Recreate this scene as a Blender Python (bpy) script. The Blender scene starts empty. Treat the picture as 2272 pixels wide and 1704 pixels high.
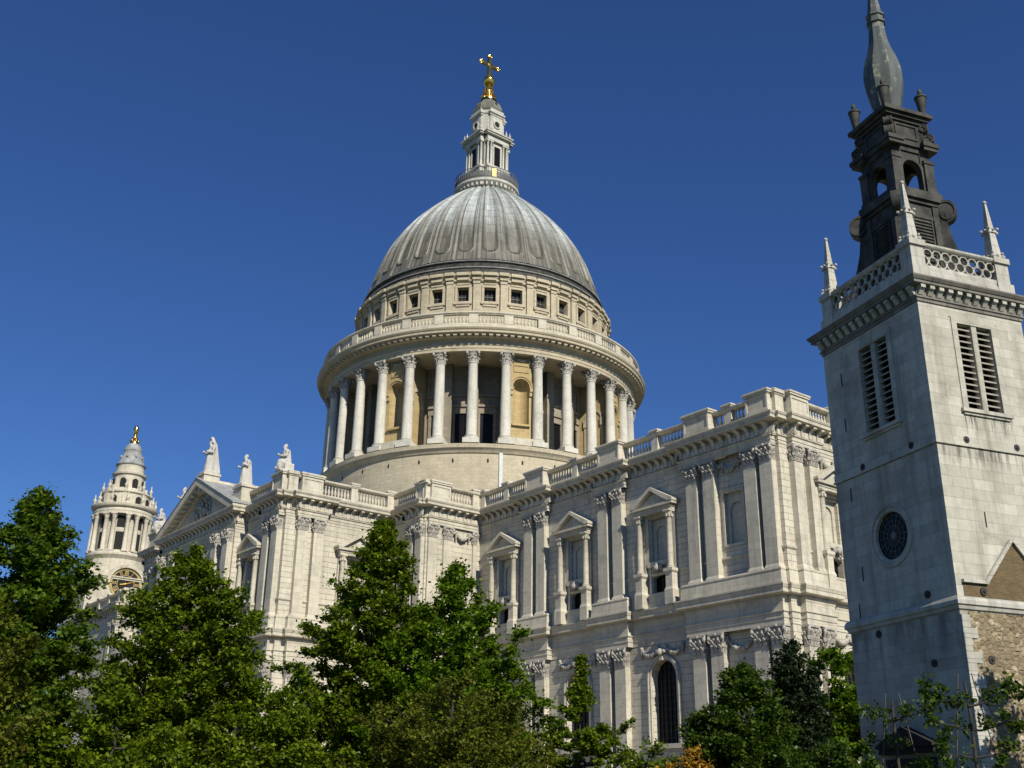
import bpy, bmesh, math, random
import numpy as np
from mathutils import Vector, Matrix
PI = math.pi
R = math.radians
scene = bpy.context.scene

# ------------------------------------------------------------------ camera
CAM = Vector((113.274, -83.112, 0.549))
yaw, pitch, roll = R(142.048), R(21.594), R(0.758)
Fv = Vector((math.cos(yaw)*math.cos(pitch), math.sin(yaw)*math.cos(pitch), math.sin(pitch)))
Rv = Vector((math.sin(yaw), -math.cos(yaw), 0)); Uv = Rv.cross(Fv)
R2 = Rv*math.cos(roll) + Uv*math.sin(roll); U2 = Uv*math.cos(roll) - Rv*math.sin(roll)
cd = bpy.data.cameras.new('camera'); cam = bpy.data.objects.new('camera', cd)
scene.collection.objects.link(cam)
m3 = Matrix((R2, U2, -Fv)).transposed()
cam.matrix_world = Matrix.Translation(CAM) @ m3.to_4x4()
cd.sensor_width = 36.0; cd.lens = 36.0*2448.65/2272.0; cd.clip_end = 6000; cd.clip_start = 0.1
scene.camera = cam

# ------------------------------------------------------------------ sky, sun, exposure
SUN_AZ, SUN_EL = R(-12.0), R(37.0)            # math azimuth, elevation
sd = Vector((math.cos(SUN_AZ)*math.cos(SUN_EL), math.sin(SUN_AZ)*math.cos(SUN_EL), math.sin(SUN_EL)))
w = bpy.data.worlds.new('World'); scene.world = w; w.use_nodes = True
nt = w.node_tree; nt.nodes.clear()
sky = nt.nodes.new('ShaderNodeTexSky'); sky.sky_type = 'NISHITA'; sky.sun_disc = False
sky.sun_elevation = SUN_EL; sky.sun_rotation = PI/2 - SUN_AZ
sky.air_density = 1.0; sky.dust_density = 0.0; sky.ozone_density = 10.0; sky.altitude = 0
bg = nt.nodes.new('ShaderNodeBackground'); bg.inputs['Strength'].default_value = 0.075
wo = nt.nodes.new('ShaderNodeOutputWorld')
hs = nt.nodes.new('ShaderNodeHueSaturation'); hs.inputs['Hue'].default_value = 0.509; hs.inputs['Saturation'].default_value = 1.07; hs.inputs['Value'].default_value = 1.2
nt.links.new(sky.outputs[0], hs.inputs['Color']); nt.links.new(hs.outputs[0], bg.inputs[0]); nt.links.new(bg.outputs[0], wo.inputs[0])
sl = bpy.data.lights.new('sun', 'SUN'); sl.energy = 5.0; sl.angle = R(0.5); sl.color = (1.0, 0.96, 0.87)
so = bpy.data.objects.new('sun', sl); scene.collection.objects.link(so)
so.rotation_euler = sd.to_track_quat('Z', 'Y').to_euler()
scene.view_settings.view_transform = 'Standard'; scene.view_settings.look = 'None'
scene.view_settings.exposure = 0.0; scene.view_settings.gamma = 1.0
scene.cycles.max_bounces = 6; scene.cycles.diffuse_bounces = 1; scene.cycles.transparent_max_bounces = 4

# ------------------------------------------------------------------ materials
def newmat(name):
    m = bpy.data.materials.new(name); m.use_nodes = True
    nt = m.node_tree; b = nt.nodes['Principled BSDF']
    return m, nt, b
class G:
    """tiny node helper"""
    def __init__(s, nt): s.nt = nt
    def n(s, t, **k):
        o = s.nt.nodes.new('ShaderNode'+t)
        for a, v in k.items(): setattr(o, a, v)
        return o
    def put(s, sock, v):
        if isinstance(v, bpy.types.NodeSocket): s.nt.links.new(v, sock)
        else: sock.default_value = v
    def math(s, op, a, b=0.0, c=0.0, clamp=False):
        o = s.n('Math', operation=op, use_clamp=clamp)
        for i, v in enumerate((a, b, c)): s.put(o.inputs[i], v)
        return o.outputs[0]
    def comb(s, x, y, z=0.0):
        o = s.n('CombineXYZ')
        for i, v in enumerate((x, y, z)): s.put(o.inputs[i], v)
        return o.outputs[0]
    def noise(s, vec, scale, detail=4.0, rough=0.55):
        o = s.n('TexNoise'); s.put(o.inputs['Vector'], vec)
        o.inputs['Scale'].default_value = scale; o.inputs['Detail'].default_value = detail
        o.inputs['Roughness'].default_value = rough
        return o.outputs['Fac']
    def ramp(s, fac, pts):
        o = s.n('ValToRGB'); e = o.color_ramp.elements
        while len(e) < len(pts): e.new(0.5)
        for q, (p, c) in zip(e, pts):
            q.position = p; q.color = (c, c, c, 1) if isinstance(c, (int, float)) else (*c, 1)
        s.put(o.inputs[0], fac); return o.outputs[0]
    def mix(s, fac, a, b, blend='MIX'):
        o = s.n('Mix', data_type='RGBA', blend_type=blend)
        s.put(o.inputs[0], fac)
        for i, v in ((6, a), (7, b)):
            if isinstance(v, tuple): v = (*v, 1)
            s.put(o.inputs[i], v)
        return o.outputs[2]
    def sep(s, v):
        o = s.n('SeparateXYZ'); s.put(o.inputs[0], v); return o.outputs

def stone(name, c1, c2, joint, bw=1.1, bh=0.55, ms=0.02, cyl=0.0, local=False, dirt=0.35, dirtcol=(0.16, 0.15, 0.13),
          streak=0.3, bump=0.25, rough=0.85, extra=None, var=0.5):
    m, nt, b = newmat(name); g = G(nt)
    if local:
        tc = g.n('TexCoord'); P, Nn = tc.outputs['Object'], tc.outputs['Normal']
    else:
        ge = g.n('NewGeometry'); P, Nn = ge.outputs['Position'], ge.outputs['Normal']
    x, y, z = g.sep(P)
    nx, ny, nz = g.sep(Nn)
    if cyl:
        u = g.math('MULTIPLY', g.math('ARCTAN2', y, x), cyl)
    else:
        f = g.math('GREATER_THAN', g.math('ABSOLUTE', nx), g.math('ABSOLUTE', ny))
        u = g.math('ADD', g.math('MULTIPLY', y, f), g.math('MULTIPLY', x, g.math('SUBTRACT', 1.0, f)))
    br = g.n('TexBrick'); br.inputs['Scale'].default_value = 1.0
    g.put(br.inputs['Vector'], g.comb(u, z))
    for k, v in (('Color1', c1), ('Color2', c2), ('Mortar', joint)): br.inputs[k].default_value = (*v, 1)
    br.inputs['Mortar Size'].default_value = ms; br.inputs['Brick Width'].default_value = bw
    br.inputs['Row Height'].default_value = bh; br.inputs['Mortar Smooth'].default_value = 0.3
    br.inputs['Bias'].default_value = 0.0
    col = br.outputs['Color']
    # block to block and broad tonal variation
    n1 = g.noise(P, 0.22, 6, 0.6)
    col = g.mix(var, col, g.ramp(n1, [(0.30, 0.55), (0.5, 0.95), (0.72, 1.0)]), 'MULTIPLY')
    n2 = g.noise(P, 2.6, 5, 0.65)
    col = g.mix(0.5, col, g.ramp(n2, [(0.25, 0.62), (0.55, 1.0)]), 'MULTIPLY')
    # rain streaks running down the face
    st = g.noise(g.comb(g.math('MULTIPLY', u, 1.5), g.math('MULTIPLY', z, 0.10), 3.7), 1.0, 5, 0.65)
    sm = g.ramp(st, [(0.50, 0.0), (0.72, 1.0)])
    col = g.mix(g.math('MULTIPLY', sm, streak), col, dirtcol)
    # soot patches
    so_ = g.noise(P, 0.55, 7, 0.68)
    dm = g.ramp(so_, [(0.55, 0.0), (0.75, 1.0)])
    col = g.mix(g.math('MULTIPLY', dm, dirt), col, dirtcol)
    if extra: col = extra(g, col, u, z, x, y, nx, ny, nz, P)
    g.put(b.inputs['Base Color'], col)
    b.inputs['Roughness'].default_value = rough
    b.inputs['Specular IOR Level'].default_value = 0.25
    bp = g.n('Bump'); bp.inputs['Strength'].default_value = bump; bp.inputs['Distance'].default_value = 0.05
    hgt = g.math('SUBTRACT', g.math('MULTIPLY', n2, 0.5), br.outputs['Fac'])
    g.put(bp.inputs['Height'], hgt); g.put(b.inputs['Normal'], bp.outputs[0])
    return m

C_ST = (0.67, 0.605, 0.46); C_ST2 = (0.60, 0.54, 0.41)
M = {}
M['stone'] = stone('portland_stone', C_ST, C_ST2, (0.40, 0.37, 0.31), 1.4, 0.62, 0.012, dirt=0.48, streak=0.36)
M['rustic'] = stone('channelled_stone', C_ST, C_ST2, (0.32, 0.295, 0.24), 2.6, 0.52, 0.022, dirt=0.48, streak=0.38, bump=0.6)
M['carved'] = stone('carved_stone', (0.50, 0.46, 0.38), (0.45, 0.41, 0.34), (0.4, 0.37, 0.3), 3, 3, 0.0, dirt=0.55, streak=0.3, bump=0.5, dirtcol=(0.11, 0.10, 0.085))
M['drumstone'] = stone('drum_stone', (0.60, 0.51, 0.345), (0.515, 0.44, 0.30), (0.40, 0.34, 0.235), 1.2, 0.42, 0.012, cyl=20.0, dirt=0.25, streak=0.2)
M['drum_shade'] = stone('shaded_drum_stone', (0.40, 0.34, 0.245), (0.33, 0.28, 0.20), (0.24, 0.2, 0.15), 1.2, 0.42, 0.012, cyl=16.0, dirt=0.5, streak=0.4)  # drum stone darkened in its colour for the deep shade behind the columns
M['column'] = stone('column_stone', (0.70, 0.655, 0.54), (0.64, 0.60, 0.49), (0.42, 0.39, 0.32), 6.0, 1.15, 0.01, dirt=0.3, streak=0.35)
M['ochre'] = stone('ochre_stained_stone', (0.55, 0.41, 0.19), (0.48, 0.355, 0.17), (0.36, 0.28, 0.15), 1.0, 0.45, 0.012, cyl=19.0, dirt=0.15, streak=0.25, dirtcol=(0.25, 0.17, 0.08))
M['lantern'] = stone('lantern_stone', (0.62, 0.59, 0.49), (0.57, 0.54, 0.45), (0.40, 0.38, 0.32), 1.0, 0.5, 0.012, dirt=0.5, streak=0.4, dirtcol=(0.14, 0.15, 0.12))
M['statue'] = stone('statue_stone', (0.56, 0.53, 0.46), (0.56, 0.53, 0.46), (0.5, 0.5, 0.45), 9, 9, 0.0, dirt=0.35, streak=0.3)

def tower_extra(g, col, u, z, x, y, nx, ny, nz, P):
    # black rain-washed soot hanging below the sills and string courses of the sheltered faces
    def band(z0, z1):
        return g.math('MULTIPLY', g.ramp(g.math('DIVIDE', g.math('SUBTRACT', z, z0), z1-z0), [(0.0, 0.0), (0.75, 1.0)]), g.math('LESS_THAN', z, z1))
    fine = g.noise(g.comb(g.math('MULTIPLY', u, 5.5), g.math('MULTIPLY', z, 0.55), 1.3), 1.0, 4, 0.7)
    thr = g.ramp(fine, [(0.47, 0.0), (0.60, 1.0)])
    inx = g.math('MULTIPLY', g.math('GREATER_THAN', x, 1.5), g.math('LESS_THAN', x, 3.8))
    a = g.math('MULTIPLY', g.math('MULTIPLY', band(13.95, 14.95), thr), inx)
    bnd = g.math('MULTIPLY', g.math('MULTIPLY', band(12.6, 13.62), thr), g.math('GREATER_THAN', u, 0.2))
    c = g.math('MULTIPLY', band(5.6, 7.65), g.ramp(g.noise(g.comb(g.math('MULTIPLY', u, 1.6), g.math('MULTIPLY', z, 0.3), 8.0), 1.0, 4, 0.6), [(0.42, 0.0), (0.62, 0.9)]))
    f = g.math('MAXIMUM', g.math('MAXIMUM', a, g.math('MULTIPLY', bnd, 0.8)), g.math('MULTIPLY', c, 0.75))
    return g.mix(g.math('MULTIPLY', f, 0.85), col, (0.055, 0.05, 0.042))
M['tower'] = stone('weathered_tower_stone', (0.60, 0.565, 0.455), (0.47, 0.44, 0.35), (0.36, 0.335, 0.265), 0.95, 0.40, 0.008, local=True, dirt=0.78, streak=0.62, bump=0.4, dirtcol=(0.20, 0.175, 0.115), extra=tower_extra, var=0.7)
M['towerblack'] = stone('sooty_cornice_stone', (0.26, 0.24, 0.20), (0.20, 0.18, 0.15), (0.1, 0.1, 0.08), 0.9, 0.5, 0.01, local=True, dirt=0.8, streak=0.7, dirtcol=(0.03, 0.028, 0.025))
M['towerpale'] = stone('parapet_stone', (0.56, 0.53, 0.44), (0.50, 0.47, 0.39), (0.3, 0.28, 0.23), 1.2, 0.42, 0.012, local=True, dirt=0.6, streak=0.5, dirtcol=(0.10, 0.09, 0.07))
M['brick'] = stone('old_yellow_brick', (0.20, 0.135, 0.055), (0.135, 0.088, 0.036), (0.17, 0.14, 0.09), 0.22, 0.075, 0.012, local=True, dirt=0.4, streak=0.2, dirtcol=(0.10, 0.07, 0.04), bump=0.6)

def simple(name, col, rough=0.6, metal=0.0, var=0.0, scale=3.0, col2=None, spec=0.5):
    m, nt, b = newmat(name); g = G(nt)
    b.inputs['Roughness'].default_value = rough; b.inputs['Metallic'].default_value = metal
    b.inputs['Specular IOR Level'].default_value = spec
    if var or col2:
        tc = g.n('TexCoord'); n = g.noise(tc.outputs['Object'], scale, 6, 0.65)
        c2 = col2 or tuple(c*(1-var) for c in col)
        g.put(b.inputs['Base Color'], g.mix(g.ramp(n, [(0.35, 0.0), (0.65, 1.0)]), col, c2))
    else: b.inputs['Base Color'].default_value = (*col, 1)
    return m
M['glass'] = simple('dark_window_glass', (0.010, 0.010, 0.011), 0.4, var=0.5, scale=1.5, spec=0.15)
M['dark'] = simple('dark_interior', (0.02, 0.018, 0.016), 0.9, var=0.4)
M['gold'] = simple('gilded_metal', (0.95, 0.62, 0.16), 0.24, 1.0, col2=(0.62, 0.33, 0.07), scale=2.0)
M['cupola_lead'] = simple('tarnished_cupola_lead', (0.20, 0.195, 0.15), 0.6, 0.0, col2=(0.10, 0.10, 0.075), scale=1.2, spec=0.3)
M['gilt_panel'] = simple('worn_gilding', (0.55, 0.42, 0.16), 0.55, 0.3, var=0.3)
M['lead'] = simple('weathered_lead', (0.38, 0.38, 0.355), 0.6, 0.0, col2=(0.22, 0.22, 0.20), scale=0.9, spec=0.3)
M['darklead'] = simple('black_lead', (0.030, 0.030, 0.026), 0.7, 0.0, col2=(0.095, 0.089, 0.072), scale=1.6, spec=0.2)
M['iron'] = simple('rusted_iron', (0.05, 0.042, 0.035), 0.8, 0.0, var=0.4, scale=9)
M['railing'] = simple('grey_railing', (0.16, 0.16, 0.14), 0.6, var=0.4)
M['louvre'] = simple('stone_louvre', (0.38, 0.35, 0.28), 0.85, col2=(0.25, 0.23, 0.18), scale=3)
M['bark'] = simple('bark', (0.06, 0.048, 0.036), 0.9, var=0.5, scale=8)
M['bamboo'] = simple('training_cane', (0.13, 0.10, 0.06), 0.8, var=0.4, scale=8)
M['pipe'] = simple('painted_pipe', (0.62, 0.64, 0.60), 0.5, var=0.15)

def mat_dome():
    m, nt, b = newmat('dome_lead'); g = G(nt)
    ge = g.n('NewGeometry'); P = ge.outputs['Position']
    x, y, z = g.sep(P)
    a = g.math('ARCTAN2', y, x)
    k = g.math('MULTIPLY', a, 32/(2*PI))
    cell = g.math('FLOOR', g.math('ADD', k, 100.5))
    wn = g.n('TexWhiteNoise', noise_dimensions='1D'); g.put(wn.inputs['W'], cell)
    # vertical washing marks
    st = g.noise(g.comb(g.math('MULTIPLY', a, 60.0), g.math('MULTIPLY', z, 0.16), 0.0), 1.0, 5, 0.6)
    st2 = g.noise(g.comb(g.math('MULTIPLY', a, 16.0), g.math('MULTIPLY', z, 0.07), 5.0), 1.0, 4, 0.6)
    # darker tarnish climbing to an uneven height in every gore
    h = g.math('ADD', 71.5, g.math('ADD', g.math('MULTIPLY', wn.outputs['Value'], 3.2), g.math('MULTIPLY', g.math('SUBTRACT', st, 0.5), 13.0)))
    t = g.math('DIVIDE', g.math('SUBTRACT', z, g.math('SUBTRACT', h, 1.2)), 5.0, clamp=True)
    pale = g.mix(g.ramp(st2, [(0.40, 0.0), (0.62, 1.0)]), (0.54, 0.575, 0.54), (0.40, 0.41, 0.36))
    dark = g.mix(g.ramp(st, [(0.4, 0.0), (0.65, 1.0)]), (0.095, 0.085, 0.060), (0.24, 0.22, 0.165))
    col = g.mix(t, dark, pale)
    # pale sheets in the sunk panels, greyer lead and painted shadow lines along the rolls
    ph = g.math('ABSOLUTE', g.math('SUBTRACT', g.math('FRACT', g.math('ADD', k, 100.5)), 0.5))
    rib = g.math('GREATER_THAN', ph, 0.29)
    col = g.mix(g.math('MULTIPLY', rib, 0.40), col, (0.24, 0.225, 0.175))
    roll_shade = g.math('COMPARE', ph, 0.345, 0.022)
    col = g.mix(g.math('MULTIPLY', roll_shade, g.ramp(st, [(0.35, 0.35), (0.6, 0.85)])), col, (0.10, 0.095, 0.075))
    # buff run-off in a few gores
    bf = g.math('GREATER_THAN', wn.outputs['Value'], 0.80)
    bm_ = g.math('MULTIPLY', g.math('MULTIPLY', bf, g.ramp(st, [(0.42, 0.0), (0.6, 1.0)])), 0.75)
    col = g.mix(bm_, col, (0.33, 0.27, 0.16))
    # sheet seams
    zz = g.math('FRACT', g.math('DIVIDE', g.math('ADD', z, g.math('MULTIPLY', wn.outputs['Value'], 0.8)), 1.55))
    row = g.math('FLOOR', g.math('DIVIDE', g.math('ADD', z, g.math('MULTIPLY', wn.outputs['Value'], 0.8)), 1.55))
    sh = g.n('TexWhiteNoise', noise_dimensions='2D'); g.put(sh.inputs['Vector'], g.comb(g.math('FLOOR', g.math('MULTIPLY', k, 5.0)), row))
    col = g.mix(0.8, col, g.ramp(sh.outputs['Value'], [(0.0, 0.72), (0.5, 0.95), (1.0, 1.08)]), 'MULTIPLY')
    seam = g.math('LESS_THAN', zz, 0.06)
    vs = g.math('LESS_THAN', g.math('FRACT', g.math('MULTIPLY', k, 5.0)), 0.07)
    col = g.mix(g.math('MULTIPLY', g.math('MAXIMUM', seam, g.math('MULTIPLY', vs, 0.7)), 0.7), col, (0.09, 0.09, 0.075))
    gr = g.noise(P, 1.6, 6, 0.7)
    col = g.mix(0.6, col, g.ramp(gr, [(0.3, 0.6), (0.6, 1.0)]), 'MULTIPLY')
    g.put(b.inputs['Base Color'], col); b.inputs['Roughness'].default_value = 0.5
    b.inputs['Specular IOR Level'].default_value = 0.5
    return m
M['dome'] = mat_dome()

def mat_bulb():
    m, nt, b = newmat('spire_lead'); g = G(nt)
    tc = g.n('TexCoord'); P = tc.outputs['Object']; x, y, z = g.sep(P)
    n = g.noise(P, 2.2, 7, 0.7)
    col = g.mix(g.ramp(n, [(0.55, 0.0), (0.66, 1.0)]), (0.095, 0.108, 0.092), (0.33, 0.31, 0.20))
    n2 = g.noise(g.comb(g.math('MULTIPLY', x, 5), g.math('MULTIPLY', y, 5), g.math('MULTIPLY', z, 0.5)), 1.0, 5, 0.6)
    col = g.mix(0.7, col, g.ramp(n2, [(0.3, 0.45), (0.65, 1.0)]), 'MULTIPLY')
    g.put(b.inputs['Base Color'], col); b.inputs['Roughness'].default_value = 0.55
    return m
M['bulb'] = mat_bulb()

def mat_rubble():
    m, nt, b = newmat('rubble_wall'); g = G(nt)
    tc = g.n('TexCoord'); P = tc.outputs['Object']; x, y, z = g.sep(P)
    at = g.n('Attribute'); at.attribute_name = 'stone_tint'; t = at.outputs['Fac']
    col = g.ramp(t, [(0.0, (0.17, 0.12, 0.065)), (0.15, (0.27, 0.205, 0.11)), (0.55, (0.40, 0.325, 0.19)), (0.88, (0.55, 0.48, 0.33)), (1.0, (0.13, 0.08, 0.045))])
    col = g.mix(g.math('LESS_THAN', t, 0.0), col, (0.29, 0.23, 0.135))
    gr = g.noise(P, 9.0, 4, 0.7); col = g.mix(0.5, col, g.ramp(gr, [(0.3, 0.55), (0.65, 1.0)]), 'MULTIPLY')
    n = g.noise(P, 0.9, 5, 0.6)
    col = g.mix(g.ramp(n, [(0.46, 0.0), (0.6, 0.7)]), col, (0.17, 0.125, 0.075))
    g.put(b.inputs['Base Color'], col); b.inputs['Roughness'].default_value = 0.95
    return m
M['rubble'] = mat_rubble()
M['doorway_dark'] = simple('dark_doorway_stone', (0.045, 0.04, 0.035), 0.9, var=0.4, scale=3, spec=0.2)  # near-black stone of the doorway surround

def mat_leaf(name, c1, c2, c3, trans=0.25, rough=0.55):
    m, nt, b = newmat(name); g = G(nt)
    ge = g.n('NewGeometry'); r = ge.outputs['Random Per Island']
    col = g.ramp(r, [(0.0, c1), (0.55, c2), (1.0, c3)])
    n = g.noise(ge.outputs['Position'], 0.7, 3, 0.5)
    col = g.mix(0.6, col, g.ramp(n, [(0.35, 0.72), (0.65, 1.0)]), 'MULTIPLY')
    g.put(b.inputs['Base Color'], col); b.inputs['Roughness'].default_value = rough
    b.inputs['Specular IOR Level'].default_value = 0.22
    tr = g.n('BsdfTranslucent'); g.put(tr.inputs['Color'], g.mix(0.5, col, (0.10, 0.16, 0.01)))
    mx = g.n('MixShader'); mx.inputs[0].default_value = trans
    g.put(mx.inputs[1], b.outputs[0]); g.put(mx.inputs[2], tr.outputs[0])
    out = [n_ for n_ in nt.nodes if n_.type == 'OUTPUT_MATERIAL'][0]; g.put(out.inputs[0], mx.outputs[0])
    return m
M['leaf'] = mat_leaf('green_leaves', (0.072, 0.120, 0.003), (0.132, 0.205, 0.004), (0.25, 0.305, 0.014), 0.42)
M['leaf_bright'] = mat_leaf('bright_leaves', (0.070, 0.140, 0.003), (0.12, 0.215, 0.005), (0.20, 0.285, 0.014), 0.42)
M['leaf_cool'] = mat_leaf('cool_leaves', (0.050, 0.095, 0.005), (0.092, 0.160, 0.006), (0.175, 0.235, 0.016), 0.40)
M['leaf_brown'] = mat_leaf('bronze_leaves', (0.090, 0.090, 0.006), (0.135, 0.140, 0.010), (0.16, 0.20, 0.014), 0.36)
M['leaf_dark'] = mat_leaf('dark_needles', (0.012, 0.024, 0.008), (0.020, 0.036, 0.011), (0.030, 0.05, 0.014), 0.05)
M['leaf_round'] = mat_leaf('glossy_leaves', (0.030, 0.060, 0.005), (0.056, 0.102, 0.007), (0.10, 0.15, 0.014), 0.28, 0.45)
M['leaf_orange'] = mat_leaf('orange_flowers', (0.30, 0.13, 0.01), (0.48, 0.22, 0.015), (0.10, 0.12, 0.02), 0.2)

# ------------------------------------------------------------------ mesh builder
class MB:
    def __init__(s): s.v = []; s.f = []; s.n = 0
    def add(s, vs, fs):
        s.v.extend(vs); b = s.n; s.f.extend([tuple(i+b for i in f) for f in fs]); s.n += len(vs)
    def box(s, x0, x1, y0, y1, z0, z1):
        s.add([(x0,y0,z0),(x1,y0,z0),(x1,y1,z0),(x0,y1,z0),(x0,y0,z1),(x1,y0,z1),(x1,y1,z1),(x0,y1,z1)],
              [(0,3,2,1),(4,5,6,7),(0,1,5,4),(1,2,6,5),(2,3,7,6),(3,0,4,7)])
    def frustum(s, a, z0, b, z1):         # a, b = (x0,x1,y0,y1)
        s.add([(a[0],a[2],z0),(a[1],a[2],z0),(a[1],a[3],z0),(a[0],a[3],z0),(b[0],b[2],z1),(b[1],b[2],z1),(b[1],b[3],z1),(b[0],b[3],z1)],
              [(0,3,2,1),(4,5,6,7),(0,1,5,4),(1,2,6,5),(2,3,7,6),(3,0,4,7)])
    def hexa(s, p):                       # 8 points, same order as box
        s.add(list(p), [(0,3,2,1),(4,5,6,7),(0,1,5,4),(1,2,6,5),(2,3,7,6),(3,0,4,7)])
    def prism(s, poly, y0, y1):           # polygon in (x,z) extruded along y
        n = len(poly)
        s.add([(x,y0,z) for x,z in poly]+[(x,y1,z) for x,z in poly],
              [tuple(range(n)), tuple(range(2*n-1,n-1,-1))]+[(i,i+n,(i+1)%n+n,(i+1)%n) for i in range(n)])
    def hprism(s, poly, z0, z1):          # polygon in (x,y) extruded along z
        n = len(poly)
        s.add([(x,y,z0) for x,y in poly]+[(x,y,z1) for x,y in poly],
              [tuple(range(n-1,-1,-1)), tuple(range(n,2*n))]+[(i,(i+1)%n,(i+1)%n+n,i+n) for i in range(n)])
    def lathe(s, prof, seg=24, c=(0,0), a0=0.0, a1=2*PI, rot=0.0, caps=False):
        full = abs(a1-a0-2*PI) < 1e-6; n = seg if full else seg+1
        vs = []; fs = []
        for r, z in prof:
            for i in range(n):
                a = rot+a0+(a1-a0)*i/seg
                vs.append((c[0]+r*math.cos(a), c[1]+r*math.sin(a), z))
        for j in range(len(prof)-1):
            for i in range(seg):
                k = (i+1) % n
                fs.append((j*n+i, j*n+k, (j+1)*n+k, (j+1)*n+i))
        if caps:
            fs.append(tuple(range(n-1,-1,-1))); fs.append(tuple((len(prof)-1)*n+i for i in range(n)))
        s.add(vs, fs)
    def ringbox(s, r0, r1, z0, z1, a0, a1, seg=2):      # curved block
        vs = []
        for i in range(seg+1):
            a = a0+(a1-a0)*i/seg; c_, s_ = math.cos(a), math.sin(a)
            vs += [(r0*c_,r0*s_,z0),(r1*c_,r1*s_,z0),(r1*c_,r1*s_,z1),(r0*c_,r0*s_,z1)]
        fs = [(0,1,2,3), tuple(4*seg+i for i in (3,2,1,0))]
        for i in range(seg):
            for j in range(4):
                k = (j+1) % 4
                fs.append((4*i+j, 4*i+4+j, 4*i+4+k, 4*i+k))
        s.add(vs, fs)
    def tube(s, pts, rad, seg=6):
        pts = [Vector(p) for p in pts]; vs = []; fs = []
        for i, p in enumerate(pts):
            d = (pts[min(i+1,len(pts)-1)]-pts[max(i-1,0)]).normalized()
            a = d.orthogonal().normalized(); b_ = d.cross(a)
            r = rad[i] if isinstance(rad, (list, tuple)) else rad
            for k in range(seg):
                t = 2*PI*k/seg; vs.append(tuple(p+(a*math.cos(t)+b_*math.sin(t))*r))
        for i in range(len(pts)-1):
            for k in range(seg):
                fs.append((i*seg+k, i*seg+(k+1)%seg, (i+1)*seg+(k+1)%seg, (i+1)*seg+k))
        fs.append(tuple(range(seg-1,-1,-1))); fs.append(tuple((len(pts)-1)*seg+i for i in range(seg)))
        s.add(vs, fs)
    def ball(s, c, r, seg=8, rings=6):
        rr = r if isinstance(r, (tuple, list)) else (r, r, r)
        vs = []; fs = []
        for j in range(rings+1):
            t = PI*j/rings
            for i in range(seg):
                a = 2*PI*i/seg
                vs.append((c[0]+rr[0]*math.sin(t)*math.cos(a), c[1]+rr[1]*math.sin(t)*math.sin(a), c[2]-rr[2]*math.cos(t)))
        for j in range(rings):
            for i in range(seg):
                fs.append((j*seg+i, j*seg+(i+1)%seg, (j+1)*seg+(i+1)%seg, (j+1)*seg+i))
        s.add(vs, fs)
    def xform(s, M4, start=0):
        for i in range(start, s.n):
            s.v[i] = tuple(M4 @ Vector(s.v[i]))
    def sweep(s, path, prof, closed=False):
        """profile (outward offset, z) along an axis-aligned plan path; outward = right of travel"""
        P = [Vector((p[0], p[1])) for p in path]; n = len(P); off = []
        for i in range(n):
            def nrm(a, b_):
                d = (b_-a).normalized(); return Vector((d.y, -d.x))
            if closed: n0 = nrm(P[i-1], P[i]); n1 = nrm(P[i], P[(i+1) % n])
            else:
                n0 = nrm(P[i-1], P[i]) if i > 0 else None
                n1 = nrm(P[i], P[i+1]) if i < n-1 else None
                n0 = n0 or n1; n1 = n1 or n0
            d = n0+n1
            off.append(d/(d.dot(n0)) if d.length > 1e-6 else n0)
        m = len(prof); vs = []; fs = []
        for i in range(n):
            for o, z in prof: vs.append((P[i].x+off[i].x*o, P[i].y+off[i].y*o, z))
        for i in range(n if closed else n-1):
            k = (i+1) % n
            for j in range(m-1):
                fs.append((i*m+j, k*m+j, k*m+j+1, i*m+j+1))
        s.add(vs, fs)
    def mesh(s, name, mat, smooth=None):
        me = bpy.data.meshes.new(name); me.from_pydata(s.v, [], s.f)
        if mat: me.materials.append(M[mat] if isinstance(mat, str) else mat)
        if smooth:
            me.polygons.foreach_set('use_smooth', [True]*len(me.polygons)); me.set_sharp_from_angle(angle=R(smooth))
        me.update(); return me
col = scene.collection
def link(name, me, parent=None, loc=(0,0,0), rz=0.0):
    o = bpy.data.objects.new(name, me); col.objects.link(o)
    o.location = loc; o.rotation_euler = (0,0,rz)
    if parent: o.parent = parent
    return o
def put(name, mb, mat, parent=None, smooth=None, loc=(0,0,0), rz=0.0):
    return link(name, mb.mesh(name, mat, smooth), parent, loc, rz)
def tag(o, label=None, cat=None, group=None, kind=None):
    if label: o['label'] = label
    if cat: o['category'] = cat
    if group: o['group'] = group
    if kind: o['kind'] = kind
    return o
def empty(name, loc=(0,0,0), rz=0.0):
    o = bpy.data.objects.new(name, None); col.objects.link(o); o.location = loc; o.rotation_euler = (0,0,rz); o.empty_display_size = 0.3
    return o
GZ = -1.1

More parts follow.
